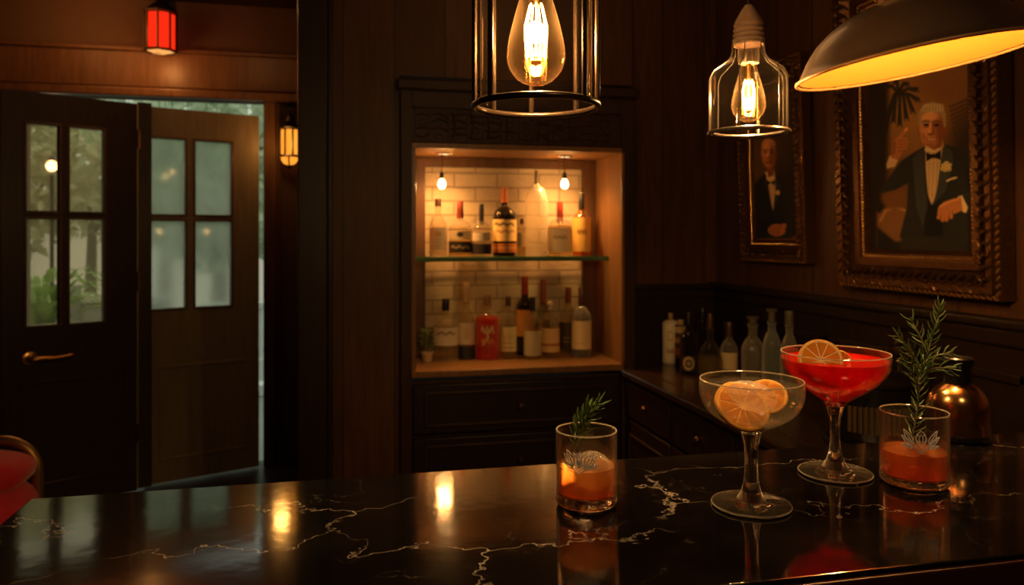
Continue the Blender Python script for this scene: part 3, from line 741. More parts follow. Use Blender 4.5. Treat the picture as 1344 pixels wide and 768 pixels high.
# ---------------------------------------------------------------- side counter along the right wall
CT = .765
bc = thing('side_counter', 'dark low wooden counter with doors running along the panelled right wall', 'counter', (0,0,0))
obj('counter_top', MB().box(1.19, 1.272, 1.15, 3.160, CT-.03, CT, .006).box(1.272, XR-.052, 1.15, YB-.047, CT-.03, CT, .003), wood('counter_wood', (.016,.008,.004), (.045,.021,.010), .22, grain=(14,1.2,14), coat=.4), bc)
obj('carcass', MB().box(1.225, 1.272, 1.17, 3.16, .06, CT-.03).box(1.272, XR-.03, 1.17, YB-.047, .06, CT-.03).box(1.28, XR-.03, 1.17, YB-.047, 0, .06), W_BLACK, bc)
y = 3.15
for k in range(4):
    a, b = y-.46, y
    dr_ = obj('cabinet_door', MB().box(1.207, 1.226, a, b, .08, .555, .003), W_BLACK, bc)
    mb = MB().box(1.2,1.209,a+.05,b-.05,.13,.142,.003).box(1.2,1.209,a+.05,b-.05,.49,.502,.003).box(1.2,1.209,a+.05,a+.062,.13,.502,.003).box(1.2,1.209,b-.062,b-.05,.13,.502,.003)
    obj('panel_moulding', mb, W_DARK, dr_)
    dr_ = obj('drawer', MB().box(1.207, 1.226, a, b, .57, .72, .003), W_BLACK, bc)
    obj('knob', MB().ell((1.198,(a+b)/2,.645), (.011,.011,.011)), BRASS_D, dr_)
    y -= .48
def cb(px_, top, base, w, label, **k):
    d = (EYE-CT)/(base-310)*F; q = P(px_, base, d); H = (base-top)/F*d
    return bottle(label, GCC, (q.x, q.y, CT+.0005), H, w/2*d/F, **k)
cb(880, 411, 477, 21, 'white ceramic square shouldered bottle, leftmost on the side counter', hb=.80, hs=.86, rn=.016, capH=.06, capr=.012, cap=CORK_C, kind='box', glass=CERAMIC, sq=.8, lab=(.08,.78,2.2,bands((.70,.60,.44),('ring',(0,.68),(.32,.12),TAN),('line',squiggle(-.4,.4,.25,.04),.05,(.45,.25,.14)))))
cb(893, 420, 478, 16, 'small bottle with orange and cream striped label behind the dark emblem bottle', hb=.6, hs=.8, rn=.012, capH=.03, cap=CRM_C, glass=G_DARK, liq='brown', fill=.5, lab=(.15,.9,2.6,bands((.12,.04,.02),('band',.75,.95,(.6,.42,.2)),('band',.45,.6,(.5,.24,.09)),('band',.1,.3,(.42,.12,.06)))))
cb(904, 410, 490, 23, 'dark glass bottle with round gold emblem near the counter edge', hb=.55, hs=.72, rn=.013, capH=.05, capr=.011, cap=BLK_C, glass=G_DARK, liq='brown', fill=.5, lab=(.06,.30,1.9,bands((.02,.012,.008),('ring',(0,.5),(.55,.38),TAN),('ell',(0,.5),(.25,.18),(.3,.2,.1)))))
cb(922, 404, 480, 15, 'tall thin dark bottle standing behind the round decanter', hb=.6, hs=.8, rn=.010, capH=.05, cap=BLK_C, glass=G_DARK, liq='brown', fill=.4)
cb(932, 412, 491, 33, 'squat round decanter half filled with pale gold spirit', hb=.18, hs=.55, rn=.013, capH=.06, capr=.012, kind='round', cap=BRN_C, liq='pale', fill=.30, name='decanter', cat='decanter')
cb(957, 423, 488, 23, 'short bottle with broad cream label right of the decanter', hb=.42, hs=.66, rn=.012, capH=.06, cap=BRN_C, glass=G_SMOKE, liq='brown', fill=.4, lab=(.06,.40,2.9,bands((.70,.52,.28))))
cb(988, 415, 499, 29, 'broad smoky bottle with rounded shoulders and stopper ring', hb=.45, hs=.68, rn=.017, capH=.03, capr=.019, cap=(.10,.08,.06), glass=G_SMOKE, capshape='flare')
cb(1013, 405, 507, 25, 'tall smoky bottle second from the right on the side counter', hb=.42, hs=.72, rn=.014, capH=.05, cap=(.10,.08,.06), glass=G_BLUE, capshape='flare')
cb(1036, 408, 513, 23, 'tall smoky bottle, rightmost on the side counter', hb=.42, hs=.70, rn=.013, capH=.05, cap=(.10,.08,.06), glass=G_SMOKE)
# dark lidded bucket behind the cocktails
d = 2.16; q = P(1143, 580, d)
bk = thing('ice_bucket', 'black lidded ice bucket with ribbed side behind the red cocktail', 'bucket', (q.x, q.y, CT+.0005))
R = .118
obj('bucket', MB().lathe([(0,.012),(R*.93,.012),(R,.03),(R,.165),(R*1.01,.17),(R*.96,.172),(0,.172)], 48), BLACK, bk)
mb = MB()
for k in range(12): a = -PI/2-.9+k*.12-YAW; mb.tube([(R*math.cos(a)*1.005, R*math.sin(a)*1.005, .05),(R*math.cos(a)*1.005, R*math.sin(a)*1.005,.12)], .0055, 8)
obj('rib', mb, plain('dull_bronze', (.12,.075,.035), .45, .6), bk)
obj('foot_ring', MB().tube([(R*1.03*math.cos(k*PI/24),R*1.03*math.sin(k*PI/24),.009) for k in range(48)], .009, 8, closed=True), IRON, bk)
obj('lid', MB().lathe([(R*.97,.172),(R*1.06,.174),(R*1.07,.182),(R*1.0,.19),(R*.5,.205),(R*.28,.21),(R*.28,.228),(R*.34,.236),(R*.2,.244),(0,.244)], 48), IRON, bk)
for x_, lb in ((1178, 'small dark jar with rimmed lid left of the tall rosemary'), (1196, 'small dark jar with rimmed lid behind the tall rosemary')):
    q = P(x_, 540, 2.42 if x_ < 1190 else 2.36); j = thing('lidded_jar', lb, 'jar', (q.x, q.y, CT+.0005), 0, 'dark jars behind the bucket')
    obj('jar', MB().lathe([(0,0),(.033,0),(.038,.01),(.038,.19),(.028,.21),(0,.21)], 24), G_DARK, j)
    obj('lid', MB().lathe([(0,.20),(.030,.208),(.033,.215),(.033,.235),(.02,.24),(.012,.25),(0,.252)], 24), BRASS_D, j)

# ---------------------------------------------------------------- framed portraits on the right wall
GILT = plain('dark_gilt', (.115,.052,.016), .30, .75, bump=.8, bscale=90, vary=.6)
GILT_L = plain('bright_gilt', (.68,.36,.11), .24, .85, bump=.3, bscale=160, vary=.3)
def ornate_frame(root, w, h, bw, dep, bead, carve, seed):
    """w,h outer; bw border; local x to the right, z up, front at y=-dep"""
    rn = random.Random(seed); mb = MB()
    def ring(i0, i1, y0, y1, bev):          # mitred rectangular ring between insets i0<i1
        A = [(-w/2+i0, i0), (w/2-i0, i0), (w/2-i0, h-i0), (-w/2+i0, h-i0)]; B = [(-w/2+i1, i1), (w/2-i1, i1), (w/2-i1, h-i1), (-w/2+i1, h-i1)]
        vs = [(x,0,z) for x,z in A]+[(x,y0,z) for x,z in A]+[(x,y1,z) for x,z in B]+[(x,0,z) for x,z in B]
        fs = []
        for k in range(4):
            n = (k+1) % 4
            for a in (0,4,8): fs.append((a+k, a+n, a+4+n, a+4+k))
            fs.append((12+k, 12+n, n, k))
        mb.add(vs, fs)
    ring(0, bw*.14, -dep*.75, -dep*.80, 0); ring(bw*.14, bw*.30, -dep, -dep*.95, 0); ring(bw*.30, bw*.62, -dep*.80, -dep*.45, 0); ring(bw*.62, bw*.80, -dep*.62, -dep*.58, 0); ring(bw*.80, bw*.93, -dep*.45, -dep*.40, 0); ring(bw*.93, bw*1.04, -dep*.36, -dep*.24, 0)
    obj('moulding', mb, GILT, root, smooth=25)
    def run(inset, step, f):
        for (x0,z0,x1,z1) in ((-w/2+inset,inset,w/2-inset,inset),(w/2-inset,inset,w/2-inset,h-inset),(w/2-inset,h-inset,-w/2+inset,h-inset),(-w/2+inset,h-inset,-w/2+inset,inset)):
            Ln = math.hypot(x1-x0, z1-z0); n = max(2, int(Ln/step))
            for k in range(n): t_ = (k+.5)/n; f(x0+(x1-x0)*t_, z0+(z1-z0)*t_, math.atan2(z1-z0, x1-x0), k)
    b1 = MB(); run(bw*.86, bead*1.15, lambda x,z,a,k: b1.ell((x,-dep*.46,z), (bead*.5,bead*.45,bead*.5), 6)); obj('bead_row', b1, GILT_L, root)
    b2 = MB(); run(bw*.07, bead*2.0, lambda x,z,a,k: b2.ell((x,-dep*.80,z), (bead*1.15,bead*.6,bead*.55), 6, R=Matrix.Rotation(-a+.7,3,'Y'))); obj('rope_edge', b2, GILT_L, root)
    b3 = MB()
    def lf(x,z,a,k):
        for s_ in (-1, 1):
            off = s_*carve*.42; cx, cz = x-math.sin(a)*off, z+math.cos(a)*off
            b3.ell((cx,-dep*.92,cz), (carve*.42,carve*.22,carve*.13), 8, R=Matrix.Rotation(-a-s_*(.75+.25*math.sin(k*1.7)),3,'Y'))
        b3.ell((x,-dep*.98,z), (carve*.17,carve*.2,carve*.17), 6)
    run(bw*.34, carve*.80, lf); obj('carved_leaf', b3, GILT, root)
def canvas(root, w, h, z0, yl, painter, nx, nz_, MW):
    mb = MB(); vs = [(-w/2+w*i/nx, yl, z0+h*j/nz_) for j in range(nz_+1) for i in range(nx+1)]
    fs = [(j*(nx+1)+i, j*(nx+1)+i+1, (j+1)*(nx+1)+i+1, (j+1)*(nx+1)+i) for j in range(nz_) for i in range(nx)]
    mb.add(vs, fs); o = obj('canvas', mb, vcol('oil_paint', .6, .2, 0., .25), root, normals=False)
    pp = np.array([pix(MW @ Vector(v)) for v in vs]); set_paint(o.data, painter(pp))
    obj('backing', MB().box(-w/2-.002, w/2+.002, yl+.002, yl+.008, z0-.002, z0+h+.002), BLACK, root)
def brush(c, n, seed, amt=.10):
    r = np.random.RandomState(seed); return c*(1+amt*r.randn(len(c))[:,None])
def paint_big(pp):
    p = np.c_[(pp[:,0]-1110)*2.329, (pp[:,1]-70)*2.329]
    P_ = Paint(p, (98,62,28))
    P_.ell((205,140), (150,190), (148,100,48), 1.2); P_.ell((330,90), (130,90), (110,70,34), 1.1)
    P_.poly([(60,-200),(128,-200),(132,200),(120,640),(60,640)], (30,21,15), 22)
    for k in range(15):                       # palm leaf stripes on the right
        y = 130+k*13; P_.line([(318+k*2,y+34),(370,y+12),(440,y-22)], 3.2, (58,38,20), 5, .75)
    P_.ell((400,330), (90,150), (48,34,22), .8); P_.ell((420,560), (110,190), (26,20,15), .8)
    P_.line([(118,250),(130,190),(150,135)], 7, (32,24,16), 5)
    for tip in ((118,100),(150,86),(190,92),(218,108),(222,140),(206,175),(186,196),(165,215),(145,205),(132,178)):
        mx_ = (165+tip[0])/2; my = min(125, tip[1])-8
        P_.line([(160,122),(mx_,my+8),tip], 4.6, (34,30,20), 5)
        for o in (-6, 6): P_.line([(mx_,my+10),(tip[0]+o,tip[1]+9)], 2.2, (38,34,22), 4, .8)
    P_.poly([(95,486),(150,500),(190,520),(180,600),(95,640)], (118,78,42), 10); P_.ell((150,505), (48,42), (122,80,44), .15); P_.line([(106,512),(122,482),(150,470),(180,480)], 4, (160,112,62), 4)
    P_.ell((150,440), (42,36), (110,70,36), .4)
    P_.poly([(95,530),(150,575),(230,580),(330,610),(390,660),(95,660)], (26,24,22), 10)
    suit = (35,35,33)
    P_.poly([(243,284),(205,305),(168,330),(112,408),(108,428),(150,418),(190,398),(188,470),(165,560),(200,600),(365,640),(375,560),(370,490),(425,470),(425,380),(372,300),(322,284),(296,275)], suit, 6)
    P_.poly([(372,300),(425,380),(425,470),(372,490),(368,400)], (25,29,31), 8)
    P_.poly([(190,560),(260,560),(345,600),(330,640),(150,640),(170,570)], (40,37,32), 12)
    P_.poly([(240,460),(285,440),(300,560),(240,560)], (20,20,20), 8)
    P_.poly([(240,292),(298,278),(290,340),(276,440),(263,464),(252,440),(243,350)], (196,160,112), 3)
    for xx in (256,268,280): P_.line([(xx,335),(xx-4,440)], 1.2, (160,125,82), 2, .7)
    P_.poly([(241,292),(216,306),(204,322),(216,470),(236,530),(250,470),(243,360)], (54,55,52), 4); P_.poly([(298,278),(326,300),(330,330),(306,420),(266,466),(284,400),(292,330)], (54,55,52), 4)
    P_.line([(241,300),(246,420),(262,470)], 1.5, (14,14,14), 2)
    P_.poly([(243,268),(296,262),(300,285),(270,302),(243,298)], (214,180,132), 3)
    P_.poly([(245,302),(268,312),(268,318),(247,330)], (14,13,14), 2.5); P_.poly([(291,296),(268,311),(268,318),(291,326)], (14,13,14), 2.5); P_.ell((268,314), (7,7), (22,20,20), .3)
    skin, sk_d, sk_l = (172,104,58), (110,58,30), (214,148,92)
    P_.poly([(246,250),(294,245),(294,285),(270,296),(248,285)], (140,78,42), 4)
    P_.ell((301,232), (9,17), (142,80,44), .3, .1); P_.ell((226,236), (6,14), (140,80,44), .3)
    P_.ell((263,226), (38,52), skin, .12, -.04); P_.ell((258,256), (29,31), skin, .2)
    P_.ell((292,240), (16,40), sk_d, .9, 0, .8); P_.ell((246,222), (18,34), sk_l, .9, 0, .5); P_.ell((255,192), (26,15), sk_l, .8, 0, .7)
    P_.poly([(222,216),(224,180),(238,156),(266,148),(292,156),(305,182),(307,222),(300,228),(297,200),(288,184),(262,176),(240,184),(230,196),(228,222)], (150,122,84), 4)
    for k in range(8): P_.line([(232+k*9,182-abs(k-3)*1.5),(236+k*9,166-7*math.sin(k*.45)),(246+k*7,156)], 1.6, (205,175,128), 2.5, .7)
    for ex, w in ((246,9),(277,9)):
        P_.line([(ex-w-2,210),(ex,206),(ex+w+2,210)], 2.4, (92,62,36), 2.5); P_.ell((ex,219), (w,5), (80,42,24), .5); P_.ell((ex,219), (4.5,3.4), (18,12,10), .4); P_.line([(ex-w,227),(ex+w,226)], 1.2, sk_d, 2, .6)
    P_.line([(260,212),(257,234),(254,243)], 2.6, sk_l, 3, .9); P_.line([(266,214),(268,240)], 3, sk_d, 4, .7); P_.line([(252,246),(260,249),(269,245)], 2.4, sk_d, 2.5)
    P_.poly([(243,258),(260,262),(281,257),(272,265),(258,267),(249,264)], (120,56,38), 2.5); P_.poly([(247,259.5),(260,262.5),(277,259),(272,264),(260,266),(251,264)], (205,165,128), 2)
    P_.line([(238,246),(239,258)], 1.6, sk_d, 2.5, .7); P_.line([(286,244),(286,258)], 1.8, sk_d, 2.5, .8); P_.line([(250,279),(268,280)], 1.8, sk_d, 3, .6)
    # raised hand with cuff
    P_.poly([(134,312),(160,326),(150,348),(126,354),(124,340)], (200,164,116), 3); P_.line([(128,353),(150,348)], 1.5, (120,90,58), 2)
    P_.poly([(138,318),(146,268),(160,252),(184,262),(188,284),(176,300),(160,326)], skin, 4); P_.line([(164,262),(174,246),(186,231)], 6, skin, 3); P_.line([(182,236),(187,231)], 3, sk_l, 3)
    for y in (262,272,282,292): P_.line([(162,y+2),(188-abs(y-272)*.3,y)], 4.4, skin, 3); P_.line([(162,y+7),(184,y+5)], 1.2, sk_d, 2)
    P_.line([(146,306),(150,274)], 4, sk_d, 5, .6)
    # flower and pocket square
    for dx, dy in ((0,0),(-9,-5),(9,-6),(-4,8),(8,6),(0,-12),(-12,5)): P_.ell((308+dx,348+dy), (7.5,6.5), (206,176,112), .4); P_.ell((308+dx+1,349+dy), (2.5,2), (150,112,60), .6)
    P_.line([(306,364),(303,382)], 1.8, (58,70,36), 2); P_.line([(310,390),(322,384),(338,380)], 3, (208,176,130), 2)
    # resting arm
    P_.poly([(425,395),(425,480),(372,492),(352,450),(360,430)], (30,34,36), 6); P_.line([(352,438),(376,430),(425,425)], 2, (54,55,52), 4)
    P_.poly([(342,438),(356,434),(374,472),(368,488),(358,486)], (208,172,124), 3)
    P_.poly([(352,440),(330,444),(300,454),(282,472),(280,490),(296,498),(330,492),(358,480)], skin, 4)
    for k, (ex_, ey) in enumerate(((284,502),(296,509),(308,508),(322,500))): P_.line([(308+k*8,466),(290+k*11,482),(ex_,ey)], 6.2, skin, 3); P_.line([(302+k*8,480),(ex_+6,ey-2)], 1.2, sk_d, 2.5)
    P_.line([(288,468),(320,452),(345,446)], 3, sk_l, 5, .7)
    return brush(srgb_lin(P_.c)*PK, 0, 1, .05)
def paint_small(pp):
    p = np.c_[(pp[:,0]-950)*2.56, (pp[:,1]-60)*2.56]
    P_ = Paint(p, (46,34,24)); P_.ell((120,430), (70,170), (84,60,40), 1.2); P_.ell((215,560), (60,160), (30,22,16), .8)
    P_.poly([(75,640),(245,640),(245,668),(75,668)], (92,60,32), 6)
    P_.poly([(138,432),(168,436),(205,462),(222,500),(232,600),(228,648),(92,648),(84,560),(92,480),(112,455)], (28,30,32), 6)
    P_.poly([(88,560),(130,590),(165,600),(165,640),(92,648)], (22,24,26), 7)
    P_.poly([(141,440),(172,442),(176,470),(166,556),(158,530),(150,470)], (190,152,108), 3)
    P_.poly([(140,440),(134,462),(150,500),(166,560),(150,480)], (44,48,50), 4); P_.poly([(172,440),(190,470),(180,520),(167,560),(174,490)], (44,48,50), 4)
    P_.poly([(138,425),(170,420),(172,446),(152,456)], (206,170,124), 3); P_.poly([(144,452),(158,460),(146,470)], (14,12,12), 2.5); P_.poly([(172,452),(158,459),(170,470)], (14,12,12), 2.5)
    sk, sd, sl = (166,100,58), (104,56,30), (206,142,90)
    P_.poly([(140,400),(168,400),(168,436),(150,442)], (120,66,38), 4)
    P_.ell((150,362), (25,50), sk, .15, -.05); P_.ell((150,332), (23,20), (178,116,70), .3); P_.ell((164,370), (12,38), sd, .8, 0, .75); P_.ell((143,350), (11,28), sl, .9, 0, .6)
    P_.ell((174,364), (4,11), sd, .4)
    for ex in (141,160): P_.line([(ex-7,351),(ex+7,350)], 2, (84,52,32), 2.5); P_.ell((ex,358), (5,2.8), (30,18,12), .5)
    P_.line([(150,354),(147,374)], 2, sl, 3); P_.line([(146,378),(156,377)], 2, sd, 2.5); P_.line([(142,392),(160,391)], 2.4, (96,42,30), 2.5)
    P_.ell((181,494), (8,9), (200,164,104), .4); P_.line([(180,502),(178,520)], 1.5, (60,64,36), 2)
    P_.ell((178,620), (30,21), sk, .25); P_.ell((202,605), (9,8), sk, .3)
    for k in range(4): P_.line([(160+k*9,606),(158+k*9,634)], 1.2, sd, 2.5)
    return brush(srgb_lin(P_.c)*PK, 0, 2, .05)
PK = 1.7
def portrait(name, label, yc, zb, w, h, bw, dep, bead, carve, tilt, painter, res, seed):
    loc = Vector((XR-.004-dep*0, yc, zb)); rot = Euler((math.radians(tilt),0,-PI/2))
    t = thing(name, label, 'painting', loc, rot); ornate_frame(t, w, h, bw, dep, bead, carve, seed)
    MW = Matrix.Translation(loc) @ rot.to_matrix().to_4x4()
    canvas(t, w-2*bw*.98, h-2*bw*.98, bw*.98, -dep*.24, painter, res, int(res*(h-2*bw)/(w-2*bw)), MW)
    obj('hanging_wire', MB().tube([(-w*.3,-.003,h*.8),(0,.002,h+.06),(w*.3,-.003,h*.8)], .0015, 5), BRASS_D, t)
    return t
portrait('framed_portrait', 'large gilt framed portrait of a person in dark dinner jacket raising one hand', 2.017, 1.178, .675, 1.05, .125, .06, .010, .040, 1.6, paint_big, 190, 1)
portrait('framed_portrait', 'smaller gilt framed portrait of a bald person in dinner jacket with folded hands', 2.80, 1.246, .485, .80, .085, .05, .008, .030, 2.0, paint_small, 120, 2)
# ---------------------------------------------------------------- marble bar
BZ = 1.05
t = NT('black_marble')
v = t.pos(); n1 = t.n('TexNoise', Vector=v, Scale=3.2, Detail=6., Roughness=.62)
sc = t.n('VectorMath', _operation='SCALE', i0=n1.outputs[1]); sc.inputs['Scale'].default_value = .42
ad = t.n('VectorMath', _operation='ADD', i0=v, i1=sc.outputs[0])
def veins(scale, width, off, stretch):
    mp = t.n('Mapping', Vector=ad.outputs[0]); mp.inputs['Scale'].default_value = stretch; mp.inputs['Location'].default_value = off
    vo = t.n('TexVoronoi', _feature='DISTANCE_TO_EDGE', Vector=mp.outputs[0], Scale=scale)
    return t.math('SUBTRACT', 1., t.math('DIVIDE', vo.outputs['Distance'], width), True)
m1 = t.n('TexNoise', Vector=v, Scale=5., Detail=3.); m2 = t.n('TexNoise', Vector=v, Scale=26., Detail=4.)
vA = t.math('MULTIPLY', veins(2.6, .007, (.3,.1,.2), (.75,1.9,1)), t.math('MULTIPLY', t.math('SUBTRACT', m1.outputs[0], .38, True), 5., True))
vB = t.math('MULTIPLY', veins(6.5, .007, (1.7,.6,.4), (.8,1.7,1)), t.math('MULTIPLY', t.math('SUBTRACT', m1.outputs[0], .50, True), 3., True))
brk = t.math('ADD', t.math('MULTIPLY', m2.outputs[0], 1.3), -.2, True)
vein = t.math('MULTIPLY', t.math('ADD', vA, t.math('MULTIPLY', vB, .45), True), brk)
cl = t.n('TexNoise', Vector=v, Scale=9., Detail=6.)
base = t.ramp(cl.outputs[0], [(.35,(.0012,.001,.001)),(.75,(.0055,.0042,.0035))])
col = t.mix(vein, base, (.50,.42,.35))
wv = t.n('TexNoise', Vector=v, Scale=38., Detail=2.)
bmp = t.n('Bump', Strength=.05, Distance=.002, Height=wv.outputs[0])
lean = t.n('VectorMath', _operation='ADD', i0=bmp.outputs[0]); spx = t.n('SeparateXYZ', Vector=v); mr_ = t.n('MapRange', _interpolation_type='SMOOTHSTEP', Value=spx.outputs[0], i1=.20, i2=.42, i3=BAR_LEAN, i4=.006); cl_ = t.n('CombineXYZ', Y=mr_.outputs[0]); t.set(lean.inputs[1], cl_)
nrm = t.n('VectorMath', _operation='NORMALIZE', i0=lean.outputs[0])
p = t.n('BsdfPrincipled', Base__Color=col, Roughness=.085, IOR=1.8, Normal=nrm.outputs[0])
p.inputs['Specular IOR Level'].default_value = .5
MARBLE = t.surf(p)
bar = thing('bar_counter', 'black white-veined polished marble bar counter in the foreground', 'bar counter', (0,0,0))
BX0, BX1, BY0, BY1 = -.349, XR-.055, .598, .970
obj('marble_top', MB().box(BX0, BX1, BY0, BY1, BZ-.035, BZ, .0025, seg=3), MARBLE, bar)
TRIM = plain('oxblood_edge', (.035,.008,.005), .4, coat=.05)
mb = MB().box(BX0-.004, BX1, BY0-.004, BY1+.004, BZ-.040, BZ-.0045, .003)
obj('edge_band', mb, TRIM, bar)
obj('bar_front', MB().box(BX0+.04, BX1, BY0+.035, BY1-.02, .10, BZ-.038).box(BX0+.06, BX1, BY0+.055, BY1-.04, 0, .10), W_BLACK, bar)
mb = MB()
for k in range(4):
    a = BX0+.08+k*.48; mb.box(a, a+.42, BY0+.027, BY0+.037, .90, .92, .003).box(a, a+.42, BY0+.027, BY0+.037, .18, .20, .003).box(a, a+.02, BY0+.027, BY0+.037, .2, .9, .003).box(a+.40, a+.42, BY0+.027, BY0+.037, .2, .9, .003)
obj('panel_moulding', mb, W_DARK, bar)

# ---------------------------------------------------------------- glassware
BOWL = thin_glass('cocktail_bowl', (.985,.98,.965), .045, .9, 2.6, .012, (1,.88,.70), 0., .08)
ETCH = plain('etched_white', (1.,.93,.78), .6, vary=.02)
RIM = thin_glass('lit_rim', (.9,.85,.75), .45, .55, 1.5, .05, (1,.88,.7), 0., .5)  # pale rim colour painted as a lit edge
def petal(a, b, w, n=9):
    a, b = Vector(a), Vector(b); d = b-a; s = Vector((-d.y, d.x)); out = []
    for sg in (1, -1):
        rng = range(n+1) if sg == 1 else range(n-1, -1, -1)
        for i in rng:
            k = i/n; out.append(tuple(a + d*k + s*sg*w*math.sin(PI*k**.8)))
    return out
def emblem(kind):
    L_ = []
    if kind == 'rose':
        L_ += [[(0,.62),(.2,.42),(.26,.12),(.16,-.12),(0,-.3),(-.16,-.12),(-.26,.12),(-.2,.42),(0,.62)], [(0,.42),(.1,.22),(.06,.02),(-.06,.0),(-.1,.2),(0,.42)], [(-.26,.12),(-.1,.0),(0,-.3),(.12,.0),(.26,.12)], [(-.2,.42),(-.08,.3)], [(.2,.42),(.08,.32)]]
        L_ += [[(-.42,-.12),(-.26,-.4),(0,-.62),(.26,-.4),(.42,-.12)], [(-.3,-.2),(0,-.5),(.3,-.2)]]
        P_ = [((.38,-.12),(.86,.62),.16),((.42,-.2),(.98,.28),.15),((.40,-.34),(.98,-.2),.12)]
    else:
        L_ += [petal((0,-.3),(0,.55),.17), petal((-.06,-.3),(-.34,.5),.15), petal((.06,-.3),(.34,.5),.15), [(0,-.3),(0,.4)], [(-.16,.5),(-.1,.1),(-.03,-.25)], [(.16,.5),(.1,.1),(.03,-.25)]]
        L_ += [[(-.5,-.2),(-.2,-.5),(0,-.66),(.2,-.5),(.5,-.2)], [(-.35,-.22),(0,-.52),(.35,-.22)]]
        P_ = [((.3,-.18),(.78,.6),.2),((.36,-.26),(.98,.36),.16),((.36,-.36),(.98,-.1),.15)]
    for a, b, w in P_:
        for s_ in (1, -1):
            A, B = (a[0]*s_, a[1]), (b[0]*s_, b[1]); L_.append(petal(A, B, w)); L_.append([A, (A[0]*.25+B[0]*.75, A[1]*.25+B[1]*.75)])
            for q in (.4, .62):
                m = (A[0]+(B[0]-A[0])*q, A[1]+(B[1]-A[1])*q); L_.append([m, (m[0]+s_*.07, m[1]+.11)])
    return L_
def rocks(label, loc, r, H, hl, base, drink, kind, ecx, ecz, ehw, group=None):
    t = thing('rocks_glass', label, 'glass', loc, -math.atan2(loc[0], loc[1]), group)
    w = .0016
    obj('tumbler', MB().lathe([(r,.004),(r,H-.001),(r-w*.5,H),(r-w,H-.001),(r-w,base)], 56), BOWL, t)
    obj('heavy_base', MB().lathe([(0,.0),(r*.86,0),(r*.95,.0015),(r,.005),(r,base*.8),(r-w,base),(r*.8,base-.001),(0,base-.0025)], 56), GLASS, t)
    obj('rim', MB().tube([((r-w*.5)*math.cos(k*PI/28),(r-w*.5)*math.sin(k*PI/28),H) for k in range(56)], w*.55, 6, closed=True), RIM, t)
    ri = r-w-.0004
    obj('drink', MB().lathe([(0,base),(ri*.82,base+.0005),(ri,base+.002),(ri,hl),(ri*.985,hl+.0003),(ri*.97,hl-.0004),(0,hl-.0004)], 56), drink, t)
    mb = MB(); rr = r+.0002
    for st in emblem(kind):
        pts = []
        for (u, v_) in st:
            a = -PI/2 + (ecx+u*ehw)/r; pts.append((rr*math.cos(a), rr*math.sin(a), ecz+v_*ehw))
        cl_ = st[0] == st[-1]
        mb.tube(pts[:-1] if cl_ else pts, .0006, 5, closed=cl_)
    obj('etched_emblem', mb, ETCH, t)
    return t
def coupe(label, loc, prof_out, stem, rf, hl, drink, wall=.0013):
    """prof_out: bowl (r,z) from rim down to the stem top"""
    t = thing('coupe_glass', label, 'glass', loc, -YAW)
    # smooth the bowl outline
    pts = [Vector((r,z,0)) for r,z in prof_out]; sm = []
    for i in range(len(pts)-1):
        p0, p1, p2, p3 = pts[max(i-1,0)], pts[i], pts[i+1], pts[min(i+2,len(pts)-1)]
        for k in range(4):
            s = k/4; sm.append(.5*((2*p1)+(-p0+p2)*s+(2*p0-5*p1+4*p2-p3)*s*s+(-p0+3*p1-3*p2+p3)*s**3))
    sm.append(pts[-1]); sm = [(q.x,q.y) for q in sm]
    rr, zr = sm[0]; zb = sm[-1][1]
    inner = [(max(r-wall, .0), z+.0006) for r,z in sm if z > zb+.012]
    obj('bowl', MB().lathe([(r,z) for r,z in sm if z > zb+.003][::-1]+[(rr-wall*.5, zr+.0006)]+inner, 72), BOWL, t)
    obj('rim', MB().tube([((rr-wall*.5)*math.cos(k*PI/36),(rr-wall*.5)*math.sin(k*PI/36),zr) for k in range(72)], wall*.62, 6, closed=True), RIM, t)
    zi = inner[-1][1]; lowr = sm[[i for i,(r,z) in enumerate(sm) if z > zb+.003][-1]]
    obj('stem', MB().lathe([(0,zb+.006),(lowr[0]*.6,zb+.0055),(lowr[0]*.96,lowr[1])]+[(r,z) for r,z in stem]+[(0,stem[-1][1])], 40), STEMG, t)
    z0 = stem[-1][1]; r0 = stem[-1][0]
    obj('foot', MB().lathe([(0,.0),(rf*.90,.0),(rf*.985,.0008),(rf,.0020),(rf*.985,.0032),(rf*.8,.0042),(rf*.55,.0058),(r0*1.35,z0*.72),(r0,z0-.0004),(0,z0-.0004)], 64).tube([((rf-.0008)*math.cos(k*PI/36),(rf-.0008)*math.sin(k*PI/36),.0022) for k in range(72)], .0011, 6, mi=1, closed=True), [GLASS, RIM], t)  # tube is an added ring painting the foot's rim highlight
    lq = []
    for r,z in sm[::-1]:
        if zb+.010 < z < hl: lq.append((max(r-wall-.0004,.001), z+.0008))
    ra = next(r for r,z in sm[::-1] if z >= hl)-wall-.0004
    obj('drink', MB().lathe([(0,lq[0][1]-.001)]+lq+[(ra,hl),(ra*.985,hl+.0004),(ra*.96,hl),(0,hl)], 72), drink, t)
    return t
def on_bar(x, y):
    d = (EYE-BZ)/(y-310)*F; q = P(x, y, d); return Vector((q.x, q.y, BZ+.0003)), d
D_AMB = liquid('cocktail_amber', (.95,.42,.12), (.95,.26,.05), .36, grad=(.012,.042,(1,.70,.34),(1,.50,.18)))
D_COP = liquid('cocktail_copper', (.95,.40,.13), (.90,.24,.05), .40, grad=(.012,.040,(1,.52,.22),(1,.36,.11)))
D_RED = liquid('cocktail_red', (.85,.03,.015), (.85,.020,.010), .72)
D_CLR = liquid('cocktail_clear', (.96,.94,.90), (.8,.72,.58), .05)
G1, d1 = on_bar(769.5, 661)
rocks('rocks glass of amber cocktail with large ice ball and short rosemary', G1, .0342, .0825, .044, .013, D_AMB, 'lotus', -.0075, .0555, .0195, None)
G2, d2 = on_bar(1199.5, 634)
